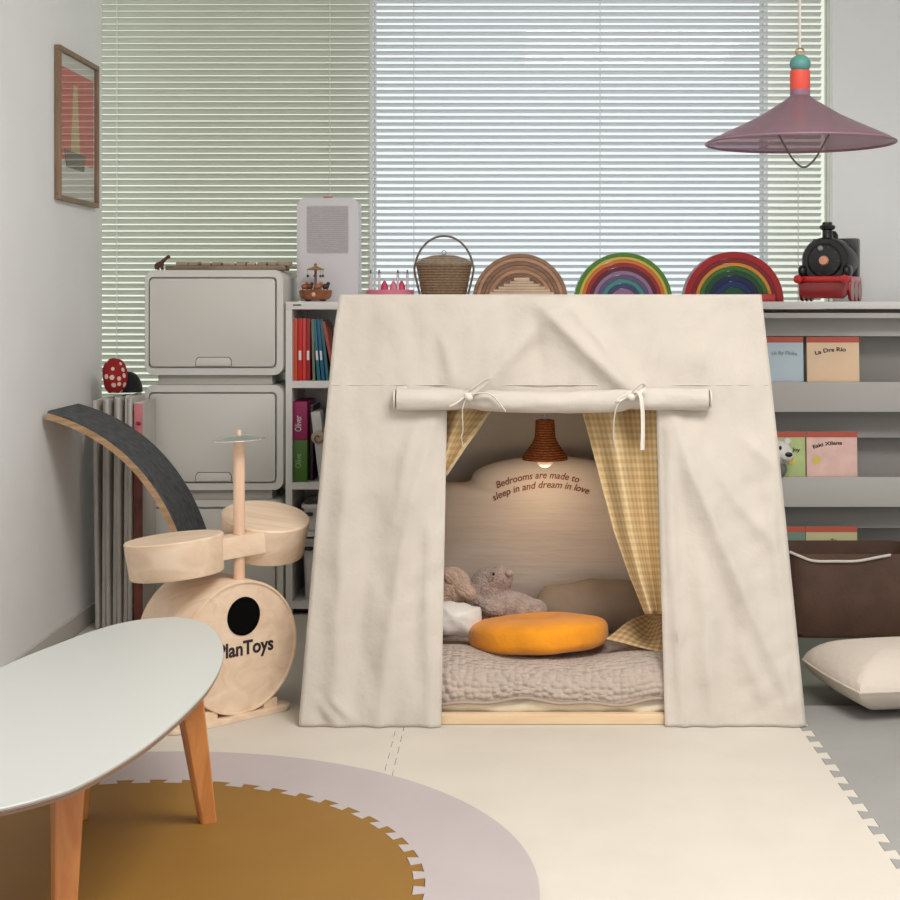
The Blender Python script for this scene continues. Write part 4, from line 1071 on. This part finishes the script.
for px, s in ((397, -1), (707, 1)):
    c = front_pt(px, 398.6); c.y -= .03
    b = B(); tube(b, [(c.x + s * .004, c.y + math.cos(a) * r_, c.z + math.sin(a) * r_) for a, r_ in [(k * .45, .024 - .0005 * k) for k in range(38)]], .0022, 6); obj('rolled_edge', b, M['ribbon'], ro, 70, world=True)
    b = B(); box(b, (c.x - s * .014, c.y + .012, c.z + (.024 if s < 0 else 0)), (.03, .03, .016 if s < 0 else .05), bev=.006); obj('rolled_edge', b, M['canvas_roll'], ro, 70, world=True)
# ties
def tie(cpx, cpy, paths, knot):
    c = front_pt(cpx, cpy, -.068)
    b = B(); superell(b, c, (.013, .010, .010), rot=(0, .6, 0), nz=.25, nscale=60, n=18, m=12); k = obj('tie', b, M['ribbon'], t, 60, world=True)
    for pts2, w in paths:
        b = B(); tube(b, spline([front_pt(x, y, -.066 - dz) for x, y, dz in pts2], 24), w * 1.3, 10, flat=.28); obj('tie_ribbon', b, M['ribbon'], k, 60, world=True)
tie(468, 396, [([(466, 394, 0), (474, 388, .010), (484, 381, .012), (488, 379.5, .010), (484, 384, .006), (474, 392, .002), (468, 397, 0)], .0062),
               ([(470, 395, 0), (480, 393, .008), (490, 394, .008), (497, 400, .004), (503, 408, .0), (505, 411, -.004)], .0052),
               ([(466, 398, 0), (462.5, 410, .002), (463, 430, -.01), (461.5, 436, -.012), (463, 447, -.012)], .0030),
               ([(464, 397, 0), (456, 403, .004), (450, 406, 0)], .005)], 0)
tie(630, 396, [([(628, 397, 0), (636, 388, .010), (642, 384, .012), (645, 387, .008), (640, 392, .004), (632, 396, 0)], .0048),
               ([(634, 393, 0), (639, 393, .008), (642, 402, .010), (643, 425, 0), (642.5, 450, -.008)], .0062),
               ([(626, 397, 0), (618, 404, .006), (614.5, 416, -.004), (613.5, 436, -.014), (616, 450, -.016)], .0028),
               ([(628, 395, 0), (618, 402, .008), (622, 398, .010), (632, 394, .006)], .006)], 0)
# gingham curtains
def curtain_grid(bm, left, right, nu, nv, base_off, amp, freq, uvf):
    def fn(u, v):
        l = lerp2(left, v); r = lerp2(right, v); px = l[0] + (r[0] - l[0]) * u; py = l[1] + (r[1] - l[1]) * u
        off = base_off + amp * math.sin(u * freq * 2 * PI + .6 + v * 1.2) * (1 - .45 * v) + .004 * noise.noise(Vector((u * 3, v * 4, 2)))
        return front_pt(px, py, off)
    grid(bm, nu, nv, fn, None, uvf)
def lerp2(pl, v):
    k = v * (len(pl) - 1); i = min(int(k), len(pl) - 2); f = k - i
    return (pl[i][0] + (pl[i + 1][0] - pl[i][0]) * f, pl[i][1] + (pl[i + 1][1] - pl[i][1]) * f)
b = B(); curtain_grid(b, [(579, 400), (590, 440), (602, 487), (614, 532), (629, 575), (645, 614)], [(662, 400), (663, 440), (664, 487), (665, 532), (666, 575), (667, 614)], 60, 50, .060, .034, 1.7, lambda u, v: (u, v))
o = obj('curtain', b, M['gingham'], t, 70, world=True); solid(o, .002); o['label'] = 'right yellow gingham curtain pulled to the door edge'
b = B(); curtain_grid(b, [(440, 400), (440, 415), (440, 430), (440, 445), (440, 460), (440, 474)], [(497, 400), (487, 415), (477, 430), (466, 445), (456, 460), (446, 474)], 34, 34, .055, .016, 1.6, lambda u, v: (u * .6 + v * .3, v * .35))
o = obj('curtain', b, M['gingham'], t, 70, world=True); solid(o, .002); o['label'] = 'left yellow gingham curtain tied back to the door edge'
b = B(); tube(b, [front_pt(x, y, .05) for x, y in ((497, 400), (487, 415), (477, 430), (466, 445), (456, 460), (446, 475))], .0085, 8, flat=.35); obj('curtain_hem', b, M['trimcloth'], o, 60, world=True)

# ------------------------------------------------------------------ inside the tent
ZM = .105
t = thing('floor_mattress', 'thin mattress with ivory sheet under the greige quilt', 'mattress', (.1, 3.95, 0))
mx0, mx1, my0, my1 = -.40, .61, 3.575, 4.36
obj('mattress_body', bx2(mx0, mx1, my0, my1, .0008, .085, bev=.02, seg=3), M['mattress'], t, 60, world=True)
b = B()
def sh(u, v):
    x = mx0 - .005 + (mx1 - mx0 + .01) * u; w = .006 * noise.noise(Vector((u * 22, v * 2, 0)))
    return Vector((x, my0 - .010 + w - .012 * math.sin(PI * v), .0125 + .048 * v + .003 * math.sin(u * 60) * (1 - v)))
grid(b, 120, 8, sh); o = obj('sheet', b, M['sheet'], t, 70, world=True); solid(o, .0015)
# quilt
t = thing('quilt', 'greige stitched quilt spread over the mattress in the tent', 'quilt', (.1, 3.95, .085))
prof = [(3.548, .050), (3.543, .062), (3.545, .078), (3.556, .096), (3.578, .112), (3.615, .121), (3.67, .123), (3.78, .118), (3.95, .118), (4.15, .12), (4.34, .12)]
ps = spline([Vector((0, y, z)) for y, z in prof], 90)
acc = [0]
for a, c in zip(ps[:-1], ps[1:]): acc.append(acc[-1] + (c - a).length)
def qf(u, v):
    x = -.415 + 1.04 * u; p = ps[min(90, int(round(v * 90)))]
    top = max(0, min(1, (p.z - .05) / .06)); front = 1 - max(0, min(1, (p.y - 3.55) / .08))
    nz_ = noise.noise(Vector((x * 5.5, p.y * 5, 3))) * .010 + noise.noise(Vector((x * 13, p.y * 9, 8))) * .004
    side_ = .030 * math.exp(-((x + .16) / .13) ** 2) + .028 * math.exp(-((x - .40) / .14) ** 2) 
    dz_ = top * (nz_ + side_ * math.exp(-((p.y - 3.66) / .10) ** 2 * 0.6))
    hem = (1 - top) * (.006 * math.sin(x * 17 + 1) + .004 * math.sin(x * 41))
    yy = p.y + front * (.006 * noise.noise(Vector((x * 9, p.z * 8, 1))))
    return Vector((x, yy, p.z + dz_ + hem))
b = B(); grid(b, 150, 90, qf, None, lambda u, v: (u * 1.04, acc[int(round(v * 90))]))
o = obj('quilt_cover', b, M['quilt'], t, 70, world=True); solid(o, .006, -1)
b = B(); tube(b, [qf(k / 100, 0) + Vector((0, -.002, 0)) for k in range(101)], .004, 8); obj('hem_binding', b, mat('quilt_binding', (172, 152, 138), .9), t, 70, world=True)

# mustard cushion
b = B(); superell(b, (0, 0, 0), (.176, .165, .043), rot=(math.radians(-6), math.radians(-2.5), 0), e1=.55, e2=1.0, n=56, m=28)
for v in b.verts:
    r = math.hypot(v.co.x, v.co.y); v.co.z -= (.012 if v.co.z > 0 else 0) * math.exp(-(r / .05) ** 2)
    v.co.z += .003 * noise.noise(Vector((v.co.x * 12, v.co.y * 12, 0)))
o = obj('round_cushion', b, M['velvet'], None, 70); o.location = (X_(538.5, 3.78), 3.78, .160); tag(o, 'round mustard yellow velvet cushion lying on the quilt', 'cushion')

# scalloped back cushion with writing
QY = 4.17
t = thing('scalloped_cushion', 'big cream cushion with a cloud shaped top and rust writing', 'cushion', (X_(548, QY), QY, .12))
keyp = [(415, 608), (413, 560), (414, 520), (424, 496), (442, 484), (461, 483), (470, 481), (474, 473), (488, 465), (515, 459), (545, 457), (578, 458), (606, 464), (624, 473), (634, 486), (640, 489), (662, 494), (680, 512), (684, 560), (682, 608), (548, 612)]
oc = []
m_ = len(keyp)
for i in range(m_):
    a, b_, c, d = (Vector(keyp[(i + k - 1) % m_]) for k in range(4))
    for k in range(5):
        u = k / 5; oc.append(.5 * ((2 * b_) + (c - a) * u + (2 * a - 5 * b_ + 4 * c - d) * u * u + (3 * b_ - a - 3 * c + d) * u ** 3))
outl = [(X_(p.x, QY) - t.location.x, Z_(p.y, QY) - .12) for p in oc][::-1]
b = B(); puff(b, outl, .12, TR((0, 0, 0), (math.radians(-4), 0, 0)), 14, 3.2)
for v in b.verts:
    v.co.y += .0045 * noise.noise(Vector((v.co.x * 3, v.co.z * 26, 0))) + .004 * noise.noise(Vector((v.co.x * 12, v.co.z * 12, 3)))
bv = BVHTree.FromBMesh(b)
bb = obj('cushion_cover', b, M['back_cushion'], t, 70)
def curved(lines):
    for s, cpx, cpy, width, Rr, tilt in lines:
        tb = text_mesh(s, .026, 0.0, .00025, .25)
        xs = [v.co.x for v in tb.verts]; kx = width / (max(xs) - min(xs)); mx_ = (max(xs) + min(xs)) / 2
        bmesh.ops.triangulate(tb, faces=tb.faces[:])
        ox, oz = X_(cpx, QY) - t.location.x, Z_(cpy, QY) - .12
        for v in tb.verts:
            a = (v.co.x - mx_) * kx / Rr; r = Rr + v.co.y
            x = r * math.sin(a); z = r * math.cos(a) - Rr
            x, z = x * math.cos(tilt) - z * math.sin(tilt), x * math.sin(tilt) + z * math.cos(tilt)
            x += ox; z += oz
            h = bv.ray_cast(Vector((x, -1, z)), Vector((0, 1, 0)))
            y = h[0].y if h[0] is not None else -.05
            v.co = Vector((x, y - .0028, z))
        obj('embroidery', tb, M['thread'], bb, 0)
curved([('Bedrooms are made to', 537, 474.5, .235, .34, math.radians(4)), ('sleep in and dream in love', 540, 483.5, .275, .34, math.radians(4))])

# plush toys, pillows
def blob(name, els, m, parent, voxel=.006, fuzz=.002):
    b = B()
    for c, r, rot in els: superell(b, c, r, rot, n=24, m=16)
    me = bpy.data.meshes.new(name); b.to_mesh(me); b.free()
    o = bpy.data.objects.new(name, me); C.objects.link(o)
    md = o.modifiers.new('r', 'REMESH'); md.mode = 'VOXEL'; md.voxel_size = voxel
    sm = o.modifiers.new('s', 'SMOOTH'); sm.factor = .5; sm.iterations = 3
    dg = bpy.context.evaluated_depsgraph_get(); dg.update()
    m2 = bpy.data.meshes.new_from_object(o.evaluated_get(dg)); bpy.data.objects.remove(o); bpy.data.meshes.remove(me)
    for v in m2.vertices:
        v.co += v.normal * fuzz * noise.noise(v.co * 90)
    m2.materials.clear(); m2.materials.append(m)
    for p in m2.polygons: p.use_smooth = True
    o = bpy.data.objects.new(name, m2); C.objects.link(o); o.parent = parent
    return o
t = thing('plush_toy', 'fuzzy grey plush animal slumped behind the mustard cushion', 'plush toy', (-.01, 3.97, .118))
P0 = t.location
L = lambda px, py, Y: tuple(at(px, py, Y) - P0)
bod = blob('body', [(L(490, 586, 3.99), (.058, .05, .050), (0, -.3, 0)), (L(500, 578, 3.97), (.036, .036, .034), (0, 0, 0)), (L(478, 596, 3.98), (.04, .038, .045), (0, 0, 0)), (L(516, 609, 3.965), (.066, .055, .045), (0, .25, 0)), (L(536, 612, 3.96), (.032, .035, .034), (0, 0, 0)), (L(494, 608, 3.94), (.040, .032, .028), (0, .1, 0))], M['plush'], t)
b = B(); superell(b, L(493.5, 574, 3.925), (.004, .003, .0045), n=12, m=8); obj('eye', b, M['loco'], t)
b = B(); superell(b, L(509, 573, 3.94), (.010, .008, .008), n=14, m=10); obj('muzzle_tip', b, mat('plush_pale', (186, 168, 156), .95), t)
t = thing('plush_bunny', 'tan plush toy with floppy ears at the left door edge, on the white pillow', 'plush toy', (-.14, 3.86, .118)); P0 = t.location
blob('body', [(L(452, 586, 3.88), (.05, .05, .05), (0, 0, 0)), (L(440, 596, 3.88), (.05, .045, .06), (0, 0, 0)), (L(446, 606, 3.92), (.04, .04, .06), (0, 0, 0))], M['plush_brown'], t)
b = B(); superell(b, L(464, 590, 3.84), (.036, .016, .020), rot=(0, .45, 0), n=22, m=14, nz=.15, nscale=30); obj('ear', b, M['plush_brown'], t, 60)
b = B(); superell(b, L(450, 577, 3.84), (.018, .014, .022), rot=(0, -.4, 0), n=18, m=12, nz=.2, nscale=40); obj('ear', b, M['plush_brown'], t, 60)
def sq(hw, hh, n=56, pw=.86):
    o = []
    for k in range(n):
        a = 2 * PI * k / n; c, s = math.cos(a), math.sin(a); r = (1 / max(abs(c), abs(s))) ** pw; o.append((hw * c * r, hh * s * r))
    return o
b = B(); puff(b, sq(.070, .044, pw=.6), .075, TR((0, 0, 0), (math.radians(-20), math.radians(9), 0)), 8)
for v in b.verts: v.co += Vector((.002, .007, .006)) * noise.noise(v.co * 32)
o = obj('small_pillow', b, M['satin'], None, 70); o.location = at(454, 619, 3.80); tag(o, 'small shiny white pillow at the left door edge beside the mustard cushion', 'pillow')
b = B(); puff(b, sq(.172, .082, pw=.32), .12, TR((0, 0, 0), (math.radians(-24), math.radians(-3), math.radians(2))), 9, 2.2)
for v in b.verts: v.co += Vector((0, .006, .008)) * noise.noise(v.co * 14)
o = obj('long_pillow', b, M['long_pillow'], None, 70); o.location = at(597, 609, 4.03); tag(o, 'long greige pillow lying behind the mustard cushion at the right', 'pillow')
# gingham cloth in the right corner
b = B()
cs = [(at(606, 640, 3.70)), (at(668, 655, 3.63)), (at(672, 618, 3.80)), (at(650, 614, 3.84))]
def gc(u, v):
    p = cs[0].lerp(cs[1], u).lerp(cs[3].lerp(cs[2], u), v)
    p.z += .010 * math.sin(u * 7 + v * 3) * math.sin(PI * v) + .004
    return p
grid(b, 30, 24, gc, None, lambda u, v: (u, v)); o = obj('gingham_cloth', b, M['gingham_small'], None, 70); solid(o, .003, 1)
tag(o, 'folded tan gingham cloth on the quilt below the right curtain', 'cloth')

# rattan lamp inside the tent
RY = 3.98; q = RY / F
t = thing('rattan_lamp', 'small rattan pendant lamp with a bare bulb hanging in the tent', 'lamp', (X_(545, RY), RY, 0))
zz = lambda py: Z_(py, RY)
b = B(); lathe(b, [(4 * q, zz(419)), (9.4 * q, zz(420)), (9.8 * q, zz(428)), (10.4 * q, zz(437)), (13.5 * q, zz(444)), (19 * q, zz(451)), (22.6 * q, zz(457)), (22.8 * q, zz(459.5)), (20.5 * q, zz(459.5)), (17.5 * q, zz(452)), (9 * q, zz(440))], 40, Matrix.Identity(4), True, False); obj('lamp_shade', b, M['rattan'], t, 50)
b = B(); superell(b, (0, 0, zz(459)), (9 * q, 9 * q, 8.5 * q), n=24, m=16); obj('bulb', b, M['bulb'], t)
b = B(); tube(b, [(0, 0, zz(419)), (0, 0, zz(414))], .008, 10); tube(b, [(0, 0, zz(415)), (0, 0, .985)], .0025, 8); obj('cord', b, M['white_plastic'], t)

# ------------------------------------------------------------------ light, camera
w = bpy.data.worlds.new('sky'); S.world = w; w.use_nodes = True
bg = w.node_tree.nodes['Background']; bg.inputs['Color'].default_value = (.96, .985, 1.0, 1); bg.inputs['Strength'].default_value = 1.45
def area(name, loc, rot, sx, sy, power, col):
    l = bpy.data.lights.new(name, 'AREA'); l.shape = 'RECTANGLE'; l.size = sx; l.size_y = sy; l.energy = power; l.color = col
    o = bpy.data.objects.new(name, l); C.objects.link(o); o.location = loc; o.rotation_euler = rot; return o
area('ceiling_panel_light', (.7, 2.05, 2.44), (0, 0, 0), 1.2, 1.2, 64, (1, .975, .95))
pl = bpy.data.lights.new('tent_fill_light', 'POINT'); pl.energy = .6; pl.color = (1, .78, .52); pl.shadow_soft_size = .03  # added warm fill for the tent inside; the bulb itself is unlit
po = bpy.data.objects.new('tent_fill_light', pl); C.objects.link(po); po.location = (X_(545, RY), RY - .0, zz(459) - .036)
cam = bpy.data.cameras.new('camera'); co = bpy.data.objects.new('camera', cam); C.objects.link(co)
co.location = (0, 0, H); co.rotation_euler = (PI / 2, 0, 0)
cam.sensor_width = 36; cam.lens = F / 900 * 36
cam.shift_x = (450 - CX) / 900; cam.shift_y = -(450 - CY) / 900
cam.clip_start = .05
S.camera = co
S.view_settings.view_transform = 'Standard'; S.view_settings.look = 'None'; S.view_settings.gamma = 1; S.view_settings.exposure = .06
S.view_settings.use_curve_mapping = False
